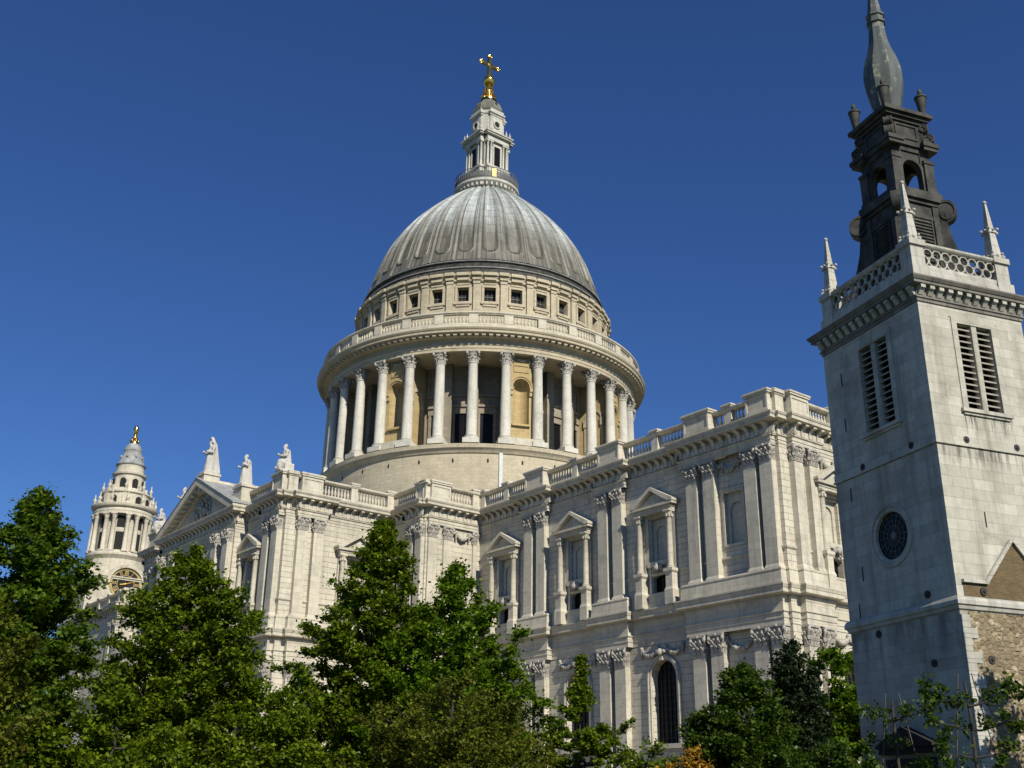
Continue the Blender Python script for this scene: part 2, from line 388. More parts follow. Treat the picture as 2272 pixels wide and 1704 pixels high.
# ------------------------------------------------------------------ ground
g_ = MB(); n_ = 24
g_.lathe([(0.01, GZ), (60, GZ), (400, GZ), (4000, GZ)], 48)
def mat_ground():
    m, nt, b = newmat('grass_ground'); g = G(nt)
    ge = g.n('NewGeometry'); n = g.noise(ge.outputs['Position'], 0.6, 6, 0.7)
    g.put(b.inputs['Base Color'], g.mix(n, (0.03, 0.045, 0.012), (0.06, 0.07, 0.025))); b.inputs['Roughness'].default_value = 0.95
    return m
M['ground'] = mat_ground()
tag(put('ground', g_, 'ground'), kind='structure')
def mat_paving():
    m, nt, b = newmat('paving'); g = G(nt)
    ge = g.n('NewGeometry'); br = g.n('TexBrick'); g.put(br.inputs['Vector'], ge.outputs['Position'])
    br.inputs['Scale'].default_value = 1.0; br.inputs['Brick Width'].default_value = 0.9; br.inputs['Row Height'].default_value = 0.6
    br.inputs['Mortar Size'].default_value = 0.01
    for k, v in (('Color1', (0.25, 0.205, 0.14)), ('Color2', (0.29, 0.24, 0.165)), ('Mortar', (0.12, 0.10, 0.075))): br.inputs[k].default_value = (*v, 1)
    g.put(b.inputs['Base Color'], br.outputs['Color']); b.inputs['Roughness'].default_value = 0.9
    return m
M['paving'] = mat_paving()
p_ = MB(); p_.hprism([(26,-60),(78,-60),(92,-36),(92,30),(-100,30),(-100,-60)], GZ-0.2, GZ+0.02)
tag(put('pavement', p_, 'paving'), kind='structure')

# ------------------------------------------------------------------ cathedral
cath = empty('cathedral', (0, 0, GZ))
tag(cath, 'huge pale stone domed cathedral with golden cross, columned drum and balustraded walls', 'cathedral')
def C(name, mb, mat, smooth=None, parent=None):
    """a part of the cathedral in world coordinates"""
    o = put(name, mb, mat, parent or cath, smooth)
    if parent is None: o.location = (0, 0, -GZ)
    return o
def CL(name, me, x, y, z=0.0, rz=0.0, parent=None):
    if parent is None: return link(name, me, cath, (x, y, z-GZ), rz)
    return link(name, me, parent, (x, y, z), rz)

ys, pj = -17.38, 0.585
xe, xt, yt, yb, xb = 62.42, 17.74, -36.14, -24.02, 23.85
PAIRS = [(31.46, 35.42), (41.95, 45.9), (52.6, None)]
def south_path(y=ys, p=pj):
    """visible upper wall line with its breaks, west to east then north"""
    yT = yt; pt_ = [(-17.74, -20.0), (-17.74-0.53, -32.1), (-17.74-0.53, -35.14), (-17.74, -35.14), (-17.74, yT), (-17.43, yT), (-17.43, yT-p), (-13.6, yT-p), (-13.6, yT),
        (-10.0, yT), (-10.0, yT-1.35), (9.3, yT-1.35), (9.3, yT), (13.6, yT), (13.6, yT-p), (17.43, yT-p), (17.43, yT), (xt, yT), (xt, -35.14), (xt+.53, -35.14), (xt+.53, -31.95), (xt, -31.95),
        (xt, yb), (20.95, yb), (20.95, yb-.5), (23.70, yb-.5), (23.70, yb-.1), (23.85, yb-.1), (23.85, -23.80), (24.2, -23.80), (24.2, y)]
    for a, b in PAIRS[:2]: pt_ += [(a, y), (a, y-p), (b, y-p), (b, y)]
    pt_ += [(52.6, y), (52.6, y-p), (62.12, y-p), (62.12, y), (xe, y), (xe, -16.37), (xe+.53, -16.37), (xe+.53, -12.95), (xe, -12.95), (xe, -4.5), (xe+.53, -4.5), (xe+.53, 4.5), (xe, 4.5), (xe, 17.4)]
    return pt_
PATH = south_path()
def plain_path():
    return [(-17.74,-20.0), (-17.74, yt), (xt, yt), (xt, yb), (24.0, yb), (24.0, ys), (xe, ys), (xe, 17.4)]
# entablatures
ent = MB()
ent.sweep(PATH, [(0.0,27.85),(0.04,27.86),(0.04,28.10),(0.09,28.12),(0.09,28.38),(0.20,28.46),(0.20,28.54),(0.02,28.56),(0.02,29.50),(0.10,29.52),(0.70,29.56),(0.74,29.58),(0.80,29.60),(0.80,29.86),(0.86,29.88),(0.93,30.02),(0.93,30.09),(0.0,30.14)])
C('upper_entablature', ent, 'stone')
st = MB()
st.sweep(PATH, [(0.0,14.08),(0.03,14.09),(0.03,14.48),(0.08,14.50),(0.08,14.88),(0.17,14.95),(0.17,15.02),(0.015,15.05),(0.015,15.70),(0.05,15.76),(0.08,15.95),(0.14,15.98),(0.14,16.18),(0.52,16.22),(0.52,16.24),(0.56,16.26),(0.56,16.54),(0.60,16.58),(0.68,16.82),(0.68,16.92),(0.0,16.97)])
C('string_course', st, 'stone')
pl = MB()
pl.sweep(PATH, [(0.30,16.9),(0.30,17.05),(0.22,17.95),(0.26,18.0),(0.26,18.12),(0.10,18.2),(0.0,18.24)])
pl.sweep(PATH, [(0.42,GZ-.2),(0.42,0.9),(0.30,1.0),(0.30,1.3),(0.12,1.45),(0.0,1.5)])
C('plinth', pl, 'stone')

# brackets under the main cornice
br_me = MB()
def bracket(mb):
    # curled console in south facing frame: u along x, out = -y
    pr = [(0.03,28.62),(0.14,28.64),(0.16,28.95),(0.22,29.15),(0.40,29.33),(0.66,29.38),(0.66,29.55),(0.0,29.55)]
    n = len(pr)
    mb.add([(-.17,-o,z) for o,z in pr]+[(.17,-o,z) for o,z in pr], [tuple(range(n)), tuple(range(2*n-1,n-1,-1))]+[(i,i+n,(i+1)%n+n,(i+1)%n) for i in range(n)])
def along(path, fn, spacing, margin):
    for a, b in zip(path[:-1], path[1:]):
        A, B = Vector((*a,0)), Vector((*b,0)); L = (B-A).length
        if L < 0.5: continue
        d = (B-A)/L; k = max(1, int(round((L-2*margin)/spacing)))
        ang = math.atan2(d.y, d.x)
        for i in range(k+1):
            t = margin+(L-2*margin)*i/k if L > 1.2 else L/2
            fn(A+d*t, ang)
            if L <= 1.2: break
def hundred(name, spots, proto, mat, parent=None):
    """proto(mb) draws one piece in the local frame; the 100 nearest the camera become parts, the rest one mesh"""
    spots = sorted(spots, key=lambda q: (q[0].to_2d()-CAM.to_2d()).length)
    m1 = MB(); proto(m1); me = m1.mesh(name, mat)
    for p, ang in spots[:100]:
        CL(name, me, p.x, p.y, p.z, ang) if parent is None else link(name, me, parent, p, ang)
    if spots[100:]:
        rest = MB()
        for p, ang in spots[100:]:
            s0 = rest.n; proto(rest); rest.xform(Matrix.Translation(p) @ Matrix.Rotation(ang,4,'Z'), s0)
        C(name, rest, mat, None, parent).__setitem__('kind', 'stuff')
SPOTS = []
along(PATH[1:], lambda p, ang: SPOTS.append((p.copy(), ang)), 0.92, 0.25)
hundred('cornice_bracket', SPOTS, bracket, 'stone')
def friezeblock(mb): mb.box(-.28,.28,-.10,0,28.60,29.10); mb.box(-.20,.20,-.14,0,28.60,28.95)
hundred('frieze_block', [(p+Vector((.46*math.cos(t),.46*math.sin(t),0)), t) for p, t in SPOTS], friezeblock, 'stone')

# parapet: base course, piers, balusters, rail
PP = [(x, y) for x, y in PATH]
par = MB()
PARPATH = [(-17.74,-20.0), (-17.74, yt+.05), (-9.6, yt+.05)], [(8.9, yt+.05), (17.69, yt+.05), (17.69, yb+.05), (24.0, yb+.05), (24.0, ys+.05), (xe-.05, ys+.05), (xe-.05, 17.3)]
for q in PARPATH:
    par.sweep(q, [(0.05,30.05),(0.05,30.58),(0.0,30.62),(-0.5,30.62),(-0.55,30.58),(-0.55,30.05)])
    par.sweep(q, [(-0.5,31.78),(0.0,31.78),(0.08,31.84),(0.16,31.92),(0.18,32.0),(0.18,32.08),(-0.1,32.16),(-0.68,32.08),(-0.68,31.92),(-0.5,31.78)])
C('parapet_rail', par, 'stone')
def pier_mesh(name, w, proj=0.0):
    """panelled parapet pier, south facing, centred; front at y=-proj"""
    b = MB(); h = w/2
    b.box(-h,h,-proj,.62,30.1,31.95)
    b.box(-h-.06,h+.06,-proj-.08,.66,30.1,30.60)
    b.box(-h-.05,h+.05,-proj-.06,.67,31.95,32.04); b.box(-h-.14,h+.14,-proj-.16,.74,32.04,32.20); b.box(-h-.20,h+.20,-proj-.22,.8,32.20,32.34)
    b.frustum((-h-.20,h+.20,-proj-.22,.8),32.34,(-h,h,-proj,.6),32.46)
    if w > 1.2:   # raised frame round a sunken panel
        for x0,x1,z0,z1 in ((-h,-h+.16,30.62,31.94),(h-.16,h,30.62,31.94),(-h+.16,h-.16,30.62,30.80),(-h+.16,h-.16,31.76,31.94)):
            b.box(x0,x1,-proj-.07,-proj,z0,z1)
    return b.mesh(name, 'stone')
pierW = pier_mesh('parapet_pier', 2.75, .56); pierC = pier_mesh('parapet_pier', 2.2, .5); pierN = pier_mesh('parapet_pier', .74, .03); pierK = pier_mesh('parapet_pier', 1.35, .1)
pierB = pier_mesh('parapet_pier', 2.3, .18)
def P_(me, x, y, rz): CL('parapet_pier', me, x, y, 0, rz)
E_ = PI/2
for x in (33.44, 43.95, 54.6): P_(pierW, x, ys, 0)
P_(pierC, 60.98, ys, 0)
for x in (28.25, 38.7, 49.25, 57.6): P_(pierN, x, ys, 0)
P_(pierN, 24.35, ys, 0)
# three-way corner blocks
def corner_block(b, x, y, h=0.0):
    b.box(x-1.0,x,y,y+1.0,30.1,32.0); b.box(x-1.0,x+.2,y-.2,y+1.0,32.04,32.33); b.frustum((x-1.0,x+.2,y-.2,y+1.0),32.33,(x-.9,x,y,y+.9),32.45); b.box(x-1.0,x+.08,y-.08,y+1,30.1,30.6); b.box(x-1.0,x+.09,y-.09,y+1,31.95,32.04)
for q in ((xe+.02, ys-.02), (xt+.02, yt-.02), (23.88, yb-.12)):
    k_ = MB(); corner_block(k_, *q); C('parapet_corner', k_, 'stone')
P_(pierC, xe, -15.05, E_); P_(pierN, xe, -10.2, E_); P_(pierW, xe, -2.0, E_)
P_(pierC, 16.3, yt, 0); P_(pierB, xt, -33.65, E_); P_(pierN, xt, -28.75, E_); P_(pierN, xt, -24.4, E_)
P_(pierB, 24.0, -22.5, E_); P_(pierK, 22.8, yb, 0); P_(pierN, 20.0, yb, 0) if False else None
P_(pierN, 24.0, -18.0, E_)
P_(pierC, -16.3, yt, 0)
# balustrade runs
bal_prof = [(.10,30.62),(.10,30.70),(.075,30.72),(.12,30.86),(.145,31.0),(.11,31.18),(.065,31.36),(.06,31.46),(.09,31.5),(.065,31.54),(.09,31.68),(.10,31.70),(.10,31.78)]
def bal_run(a, b):
    m = MB(); A, B = Vector(a), Vector(b); L = (B-A).length; k = max(2, int(round(L/.37)))
    for i in range(k):
        p = A+(B-A)*((i+.5)/k); m.lathe(bal_prof, 8, (p.x, p.y))
    C('balustrade', m, 'stone', 50)
yy = ys+.32
for a, b in ((24.75,27.85),(28.65,32.0),(34.85,38.3),(39.1,42.5),(45.4,48.85),(49.65,53.15),(56.0,57.2),(58.0,59.8)): bal_run((a,yy),(b,yy))
xx = xe-.32
for a, b in ((-13.9,-10.6),(-9.8,-3.5)): bal_run((xx,a),(xx,b))
xx = xt-.32
for a, b in ((-32.45,-29.15),(-28.35,-24.8)): bal_run((xx,a),(xx,b))
bal_run((18.1,yb+.32),(22.0,yb+.32)); bal_run((23.7,-21.3),(23.7,-18.4))
bal_run((9.3,yt+.36),(15.0,yt+.36)); bal_run((-15.0,yt+.36),(-9.7,yt+.36))

# ---- walls with openings (south-facing local frame: x = u, front face y = 0, depth +y)
def arc_pts(uc, hw, zs_, n=14, rise=None):
    rise = rise or hw
    return [(uc-hw*math.cos(PI*i/n), zs_+rise*math.sin(PI*i/n)) for i in range(n+1)]
def wall_open(mb, u0, u1, z0, z1, ops):
    """flat wall with openings; ops = list of (uc, halfwidth, zb, zspring, rise(0 = square), depth); sorted by u, not overlapping in u"""
    def quad(a, b, c, d): mb.add([(a,0,c),(b,0,c),(b,0,d),(a,0,d)], [(0,1,2,3)])
    cur = u0
    for uc, hw, zb, zs_, rise, dep in sorted(ops):
        quad(cur, uc-hw, z0, z1); cur = uc+hw
        if zb > z0: quad(uc-hw, uc+hw, z0, zb)
        if rise:
            A = arc_pts(uc, hw, zs_, 14, rise)
        else: A = [(uc-hw, zs_), (uc+hw, zs_)]
        for (a, za), (b, zb2) in zip(A[:-1], A[1:]):
            mb.add([(a,0,za),(b,0,zb2),(b,0,z1),(a,0,z1)], [(0,1,2,3)])
        out = [(uc-hw, zb)]+A+[(uc+hw, zb)]
        for (a, za), (b, zb2) in zip(out, out[1:]+out[:1]):
            mb.add([(a,0,za),(b,0,zb2),(b,dep,zb2),(a,dep,za)], [(0,1,2,3)])
    quad(cur, u1, z0, z1)
def back(mb, uc, hw, zb, zs_, rise, dep):
    A = arc_pts(uc, hw, zs_, 14, rise) if rise else [(uc-hw, zs_), (uc+hw, zs_)]
    out = [(uc-hw, zb)]+A+[(uc+hw, zb)]
    mb.add([(a, dep, z) for a, z in out], [tuple(range(len(out)))])
def archivolt(mb, uc, hw, zb, zs_, rise, w, d):
    """raised surround, w wide and d proud"""
    A = [(uc-hw, zb)]+arc_pts(uc, hw, zs_, 16, rise)+[(uc+hw, zb)]
    B = [(uc-hw-w, zb)]+arc_pts(uc, hw+w, zs_, 16, rise+w)+[(uc+hw+w, zb)]
    n = len(A); vs = [(a,-d,z) for a,z in A]+[(a,-d,z) for a,z in B]+[(a,0.02,z) for a,z in A]+[(a,0.02,z) for a,z in B]
    fs = []
    for i in range(n-1):
        fs += [(i,i+1,n+i+1,n+i), (n+i,n+i+1,3*n+i+1,3*n+i), (2*n+i,2*n+i+1,i+1,i)]
    mb.add(vs, fs)
def facade(name, u0, u1, x, y, rz, lower=(), upper=(), mat='rustic'):
    """two storey wall; x,y = world place of local origin"""
    m = MB()
    wall_open(m, u0, u1, GZ-.3, 14.6, lower)
    up1 = [o for o in upper if o[2] < 20]; up2 = [o for o in upper if o[2] >= 20]
    wall_open(m, u0, u1, 14.6, 20.3, up1); wall_open(m, u0, u1, 20.3, 30.3, up2)
    o = CL(name, m.mesh(name, mat), x, y, 0, rz)
    return o
def LOW(uc): return (uc, 1.42, 6.3, 11.38, 1.42, .75)
def UPs(uc): return (uc, .88, 17.88, 19.45, .30, .8)
def UPn(uc): return (uc, .92, 20.85, 24.45, 0, .34)
BAYS = (28.6, 39.0, 49.35)
facade('choir_wall', 24.0, xe, 0, ys, 0, [LOW(u) for u in BAYS], [UPs(u) for u in BAYS]+[UPn(u) for u in BAYS]+[(57.62, .95, 20.86, 25.0, 0, .35)])
facade('choir_end_wall', ys, 17.4, xe, 0, E_, [LOW(-10.6)], [(-11.55,.88,17.88,19.45,.30,.8),(-11.6,.92,20.6,24.3,0,.5)])
facade('transept_wall', yt, yb, xt, 0, E_, [LOW(-28.16)], [UPs(-28.16), UPn(-28.16)])
facade('transept_front_wall', -17.74, xt, 0, yt, 0, [LOW(11.4)], [UPs(11.4), UPn(11.4), UPs(-11.4), UPn(-11.4)])
facade('bastion_wall', xt, 24.0, 0, yb, 0)
facade('bastion_wall', yb, ys, 24.0, 0, E_)
W_ = MB(); W_.box(-10.0,9.3,yt-1.35,yt-.02,14.5,30.0)
C('transept_centre_wall', W_, 'rustic')
rf = MB()
rf.box(-17.6,17.6,yt+.8,-10,30.0,30.3); rf.box(17.0,61.8,ys+.7,16.8,30.0,30.3); rf.box(17,23.4,yb+.7,-15,30.0,30.3)
rf.box(-100,-17.9,ys,17.4,GZ,29.8); rf.box(-17.7,24,17.4,17.6,GZ,30); rf.box(24,xe,17.2,17.4,GZ,30.2)
C('roof', rf, 'lead')
# semi-circular portico bulk at the transept door and the apse at the far east, mostly hidden
ap = MB(); ap.lathe([(6.5,GZ),(6.5,14.0),(7.0,14.3),(7.0,15.0),(7.4,15.6),(7.4,16.2),(0.1,17.5)], 32, (0,yt-1.4), PI, 2*PI)
C('portico', ap, 'stone')

# ---- window units (shared meshes)
def niche_bits(b, dep=.5, hw=.92, zb=20.85, zt=24.45):
    pass
win_stone = MB()
# aedicule in south-facing frame, centre u = 0
for s in (-1, 1):
    win_stone.box(s*1.74-.46,s*1.74+.46,-.92,0,16.95,18.1); win_stone.frustum((s*1.74-.46,s*1.74+.46,-.92,0),18.1,(s*1.74-.36,s*1.74+.36,-.84,0),18.35)
    win_stone.box(s*1.74-.36,s*1.74+.36,-.84,0,18.35,19.45)
    win_stone.frustum((s*1.74-.36,s*1.74+.36,-.84,0),19.45,(s*1.74-.50,s*1.74+.50,-.95,0),19.62); win_stone.box(s*1.74-.50,s*1.74+.50,-.95,0,19.62,19.86)
    win_stone.box(s*1.74-.30,s*1.74+.30,-.22,0,19.86,24.75)
    win_stone.box(s*1.22-.18,s*1.22+.18,-.20,0,20.5,24.75)
    win_stone.box(s*1.05-.10,s*1.05+.10,-.12,0,17.0,20.4)
win_stone.box(-1.4,1.4,-.20,0,24.55,24.77)
win_stone.box(-2.12,2.12,-.70,0,24.77,25.22); win_stone.box(-2.2,2.2,-.76,0,25.0,25.2)
win_stone.box(-1.25,1.25,-.25,0,20.38,20.80)
# inner arched niche panel
A = arc_pts(0,.58,23.3,12)
pan = [(-.92,20.85),(-.58,20.85)]
win_stone.add([(-.92,.30,20.85),(-.58,.30,20.85),(-.58,.30,23.3),(-.92,.30,23.3)],[(0,1,2,3)]); win_stone.add([(.58,.30,20.85),(.92,.30,20.85),(.92,.30,23.3),(.58,.30,23.3)],[(0,1,2,3)])
win_stone.add([(-.92,.30,23.3),(-.58,.30,23.3)]+[(a,.30,z) for a,z in A[1:-1]]+[(.58,.30,23.3),(.92,.30,23.3),(.92,.30,24.45),(-.92,.30,24.45)],[tuple(range(len(A)+4))])
outl = [(-.58,20.85)]+A+[(.58,20.85)]
for (a,za),(b_,zb_) in zip(outl[:-1],outl[1:]): win_stone.add([(a,.30,za),(b_,.30,zb_),(b_,.44,zb_),(a,.44,za)],[(0,1,2,3)])
win_me = win_stone.mesh('window', 'stone')
nb = MB(); back(nb,0,.58,20.85,23.3,.58,.44); niche_back_me = nb.mesh('niche_back','stone')
pd = MB()
pd.prism([(-2.45,25.22),(2.45,25.22),(2.45,25.44),(-2.45,25.44)],-.95,0)
pd.prism([(-2.1,25.44),(2.1,25.44),(0,26.55)],-.55,0)
for s in (-1,1):
    q = [(s*2.52,25.44),(s*2.52,25.64),(0,27.02),(0,26.72),(s*2.0,25.44)]
    pd.prism(q if s < 0 else q[::-1],-.98,0)
ped_me = pd.mesh('pediment','stone')
cl = MB(); cl.lathe([(.36,19.86),(.36,19.96),(.30,20.0),(.33,20.06),(.26,20.12),(.26,21.5),(.225,24.1),(.25,24.14)],12,(0,0)); cl.lathe([(.22,24.12),(.26,24.35),(.36,24.62)],8,(0,0)); cl.box(-.36,.36,-.36,.36,24.62,24.77)
for k in range(8):
    a = k*PI/4; cl.box(.27*math.cos(a)-.07,.27*math.cos(a)+.07,.27*math.sin(a)-.07,.27*math.sin(a)+.07,24.16,24.40)
wcol_me = cl.mesh('column','stone',40)
pb = MB(); back(pb,0,.88,17.88,19.45,.30,.45)
for u in (-.44,0,.44): pb.box(u-.025,u+.025,.38,.44,17.9,19.6)
for z in (18.3,18.8,19.3): pb.box(-.86,.86,.38,.44,z-.02,z+.02)
pane_me = pb.mesh('pane','glass')
kh = MB(); kh.ball((0,-.42,20.18),(.26,.24,.30),10,8)
for s in (-1,1):
    kh.ball((s*.36,-.34,20.22),(.22,.14,.26),8,6); kh.ball((s*.52,-.28,20.02),(.14,.10,.2),8,6)
kh.ball((0,-.4,20.45),(.22,.18,.14),8,6); kh.ball((0,-.62,20.14),(.06,.08,.09),6,4)
key_me = kh.mesh('carved_head','carved',60)
def window(x, y, rz):
    o = CL('window', win_me, x, y, 0, rz)
    link('pediment', ped_me, o)
    for s in (-1,1): link('column', wcol_me, o, (s*1.74,-.56,0))
    link('pane', pane_me, o); link('niche_back', niche_back_me, o); link('carved_head', key_me, o)
for u in BAYS: window(u, ys, 0)
window(xe, -11.6, E_); window(xt, -28.16, E_); window(11.4, yt, 0); window(-11.4, yt, 0)
# narrow bay niche
nn = MB()
for x0,x1,z0,z1 in ((-1.15,-.95,20.7,25.2),(.95,1.15,20.7,25.2),(-.95,.95,25.0,25.2),(-.95,.95,20.66,20.86)): nn.box(x0,x1,-.08,0,z0,z1)
nn.box(-1.3,1.3,-.14,0,25.2,25.34)
A = arc_pts(0,.66,23.6,12)
nn.add([(-.95,.3,20.86),(-.66,.3,20.86),(-.66,.3,23.6),(-.95,.3,23.6)],[(0,1,2,3)]); nn.add([(.66,.3,20.86),(.95,.3,20.86),(.95,.3,23.6),(.66,.3,23.6)],[(0,1,2,3)])
nn.add([(-.95,.3,23.6),(-.66,.3,23.6)]+[(a,.3,z) for a,z in A[1:-1]]+[(.66,.3,23.6),(.95,.3,23.6),(.95,.3,25.0),(-.95,.3,25.0)],[tuple(range(len(A)+4))])
outl = [(-.66,20.86)]+A+[(.66,20.86)]
for (a,za),(b_,zb_) in zip(outl[:-1],outl[1:]): nn.add([(a,.3,za),(b_,.3,zb_),(b_,.5,zb_),(a,.5,za)],[(0,1,2,3)])
o = CL('niche', nn.mesh('niche','stone'), 57.62, ys); nb = MB(); back(nb,0,.66,20.86,23.6,.66,.5); put('niche_back', nb, 'stone', o)
# continuous sill moulding of the upper storey
sm_ = MB(); sm_.sweep(plain_path(), [(0,19.62),(.05,19.64),(.13,19.74),(.13,19.86),(0,19.92)]); C('sill_moulding', sm_, 'stone')

# lower arched windows
aw = MB(); archivolt(aw,0,1.42,6.3,11.38,1.42,.42,.14); archivolt(aw,0,1.62,6.3,11.38,1.62,.12,.22)
aw.box(-2.1,2.1,-.30,0,5.95,6.3); aw.box(-.16,.16,-.34,0,12.72,13.5)
aw_me = aw.mesh('arched_window','stone',35)
gl = MB(); back(gl,0,1.42,6.3,11.38,1.42,.7); gl_me = gl.mesh('pane','glass')
mu = MB()
for u in (-.95,-.48,0,.48,.95): mu.box(u-.03,u+.03,.60,.69,6.3,11.38+math.sqrt(max(0,1.42**2-u*u))-.02)
for i in range(11): z = 6.8+.55*i; hw = 1.42 if z < 11.38 else math.sqrt(max(0.01,1.42**2-(z-11.38)**2)); mu.box(-hw,hw,.62,.67,z-.02,z+.02)
mu_me = mu.mesh('glazing_bar','iron')
hd = MB(); hd.ball((0,-.42,13.35),(.24,.22,.3),10,8); hd.ball((0,-.6,13.3),(.06,.08,.09),6,4)
for s in (-1,1): hd.ball((s*.34,-.34,13.38),(.24,.13,.18),8,6)
hd_me = hd.mesh('carved_head','carved',60)
def swag(b, x0, x1, z, sag, r, y=-.14, n=15, seed=1):
    rnd = random.Random(seed)
    for i in range(n+1):
        t = i/n; zz = z-sag*4*t*(1-t); k = .6+.8*(4*t*(1-t))
        b.ball((x0+(x1-x0)*t+rnd.uniform(-.03,.03), y+rnd.uniform(-.05,.03), zz+rnd.uniform(-.04,.04)), r*k*rnd.uniform(.8,1.15), 6, 4)
    for e in (x0, x1):
        for j in range(5): b.ball((e+rnd.uniform(-.04,.04), y, z-.16*j), r*(1-.12*j)*.9, 6, 4)
        b.ball((e, y, z+.1), r*1.1, 6, 4)
sg = MB(); swag(sg,-2.3,-.45,13.7,.5,.17,seed=2); swag(sg,.45,2.3,13.7,.5,.17,seed=3); swag_me = sg.mesh('garland','carved',60)
def low_window(x, y, rz):
    o = CL('arched_window', aw_me, x, y, 0, rz)
    link('pane', gl_me, o); link('glazing_bar', mu_me, o); link('carved_head', hd_me, o); link('garland', swag_me, o)
for u in BAYS: low_window(u, ys, 0)
low_window(xe, -10.6, E_); low_window(xt, -28.16, E_); low_window(11.4, yt, 0)
sg = MB(); swag(sg,-.75,.75,27.35,.55,.15,seed=5); swag(sg,-1.4,-.85,27.4,.1,.12,seed=6,n=4); swag(sg,.85,1.4,27.4,.1,.12,seed=7,n=4)
gar_me = sg.mesh('garland','carved',60)
CL('garland', gar_me, 57.6, ys); CL('garland', gar_me, 24.15, -19.75, 0, E_)
CL('garland', gar_me, xe+.02, -11.6, 0.1, E_)
sg = MB(); swag(sg,-1.3,1.3,13.6,.8,.17,seed=8); CL('garland', sg.mesh('garland','carved',60), 57.6, ys)

# ---- pilasters with carved capitals
def capital_mesh(name, w, z0, h, d, mat='carved'):
    """Corinthian pilaster capital, south facing, projecting d"""
    b = MB(); hw = w/2
    b.frustum((-hw*.92,hw*.92,-d+.02,0),z0,(-hw*1.05,hw*1.05,-d-.06,0),z0+h*.86)
    b.box(-hw*1.04,hw*1.04,-d-.05,0,z0-.06,z0+.04)
    def leaf(x, y, nx, ny, z, lw, lh, cur):
        tx, ty = -ny, nx
        P0 = [(-lw,0,0),(lw,0,0),(lw*1.1,.05,lh*.55),(-lw*1.1,.05,lh*.55)]; P1 = [(-lw*.9,.06,lh*.55),(lw*.9,.06,lh*.55),(lw*.5,cur,lh),(-lw*.5,cur,lh)]
        def tr(p): return (x+tx*p[0]+nx*p[1], y+ty*p[0]+ny*p[1], z+p[2])
        for Q, th in ((P0,.07),(P1,.09)):
            b.hexa([tr(Q[0]),tr(Q[1]),tr((Q[1][0],Q[1][1]+th,Q[1][2])),tr((Q[0][0],Q[0][1]+th,Q[0][2])),tr(Q[3]),tr(Q[2]),tr((Q[2][0],Q[2][1]+th,Q[2][2]-.03)),tr((Q[3][0],Q[3][1]+th,Q[3][2]-.03))])
        b.ball(tr((0,cur+.05,lh-.03)), lw*.52, 6, 4)
    F = -d
    for i in (-1,0,1): leaf(i*hw*.62, F-.0, 0,-1, z0+.03, w*.12, h*.36, .14)
    for i in (-.5,.5): leaf(i*hw*1.1, F-.02, 0,-1, z0+h*.25, w*.13, h*.40, .18)
    for s in (-1,1):
        leaf(s*hw*.94, F*.5, s,0, z0+.03, w*.12, h*.36, .13); leaf(s*hw*.96, F*.5, s,0, z0+h*.28, w*.12, h*.38, .15)
        leaf(s*hw*.95, F+.02, s*.7,-.7, z0+h*.27, w*.09, h*.40, .20)
        # volutes
        b.ball((s*hw*1.08, F-.12, z0+h*.76), (.15,.15,.19), 8, 6); b.ball((s*hw*.34, F-.10, z0+h*.72), (.10,.09,.14), 6, 5)
        b.tube([(s*hw*.5,F-.02,z0+h*.5),(s*hw*.8,F-.10,z0+h*.68),(s*hw*1.08,F-.16,z0+h*.86)], [.06,.07,.06], 5)
    b.ball((0,F-.14,z0+h*.93), .13, 6, 5)
    b.box(-hw*1.18,hw*1.18,-d-.16,0,z0+h*.88,z0+h-.003)
    return b.mesh(name, mat)
def pil_mesh(name, w, z0, zb, z1, d, mat='stone'):
    b = MB(); h = w/2
    b.box(-h,h,-d,0,zb,z1)
    b.box(-h-.14,h+.14,-d-.14,0,z0,z0+(zb-z0)*.35); b.frustum((-h-.12,h+.12,-d-.12,0),z0+(zb-z0)*.35,(-h-.02,h+.02,-d-.02,0),zb)
    return b.mesh(name, mat)
pU = pil_mesh('pilaster',1.18,18.13,18.5,26.6,pj-.005); cU = capital_mesh('capital',1.18,26.6,1.26,pj)
pLw = pil_mesh('pilaster',1.28,1.4,1.9,12.62,pj-.005); cLw = capital_mesh('capital',1.28,12.62,1.46,pj)
pUe = pil_mesh('pilaster',1.05,18.13,18.5,26.6,.525); cUe = capital_mesh('capital',1.05,26.6,1.26,.53)
pLe = pil_mesh('pilaster',1.12,1.4,1.9,12.62,.525); cLe = capital_mesh('capital',1.12,12.62,1.46,.53)
def pil(x, y, rz, kind='S', low=True):
    for pm, cm, on in (((pU,cU,1) if kind == 'S' else (pUe,cUe,1)), ((pLw,cLw,low) if kind == 'S' else (pLe,cLe,low))):
        if on:
            o = CL('pilaster', pm, x, y, 0, rz); link('capital', cm, o)
for x in (32.5,34.36,42.98,44.84,53.72,55.58,59.86,61.45): pil(x, ys, 0)
for y in (-15.8,-13.95): pil(xe, y, E_, 'E')
for y in (-4.0,-2.2): pil(xe+.0, y, E_, 'E')
for y in (-34.45,-32.72): pil(xt, y, E_, 'E')
for x in (14.75,16.62,-14.75,-16.62): pil(x, yt, 0)
for x in (5.6,8.4,-5.6,-8.9): pil(x, yt-1.35, 0, 'S', False)
for x in (21.75,23.28): pil(x, yb+.09, 0, 'E')
for y in (-23.28,-21.45): pil(23.68, y, E_, 'E')
hp = MB(); hp.box(-.2,.23,-.20,0,18.2,26.6); o = CL('pilaster', hp.mesh('pilaster','stone'), 24.0, -18.15, 0, E_); link('capital', capital_mesh('capital',.5,26.6,1.26,.2), o)

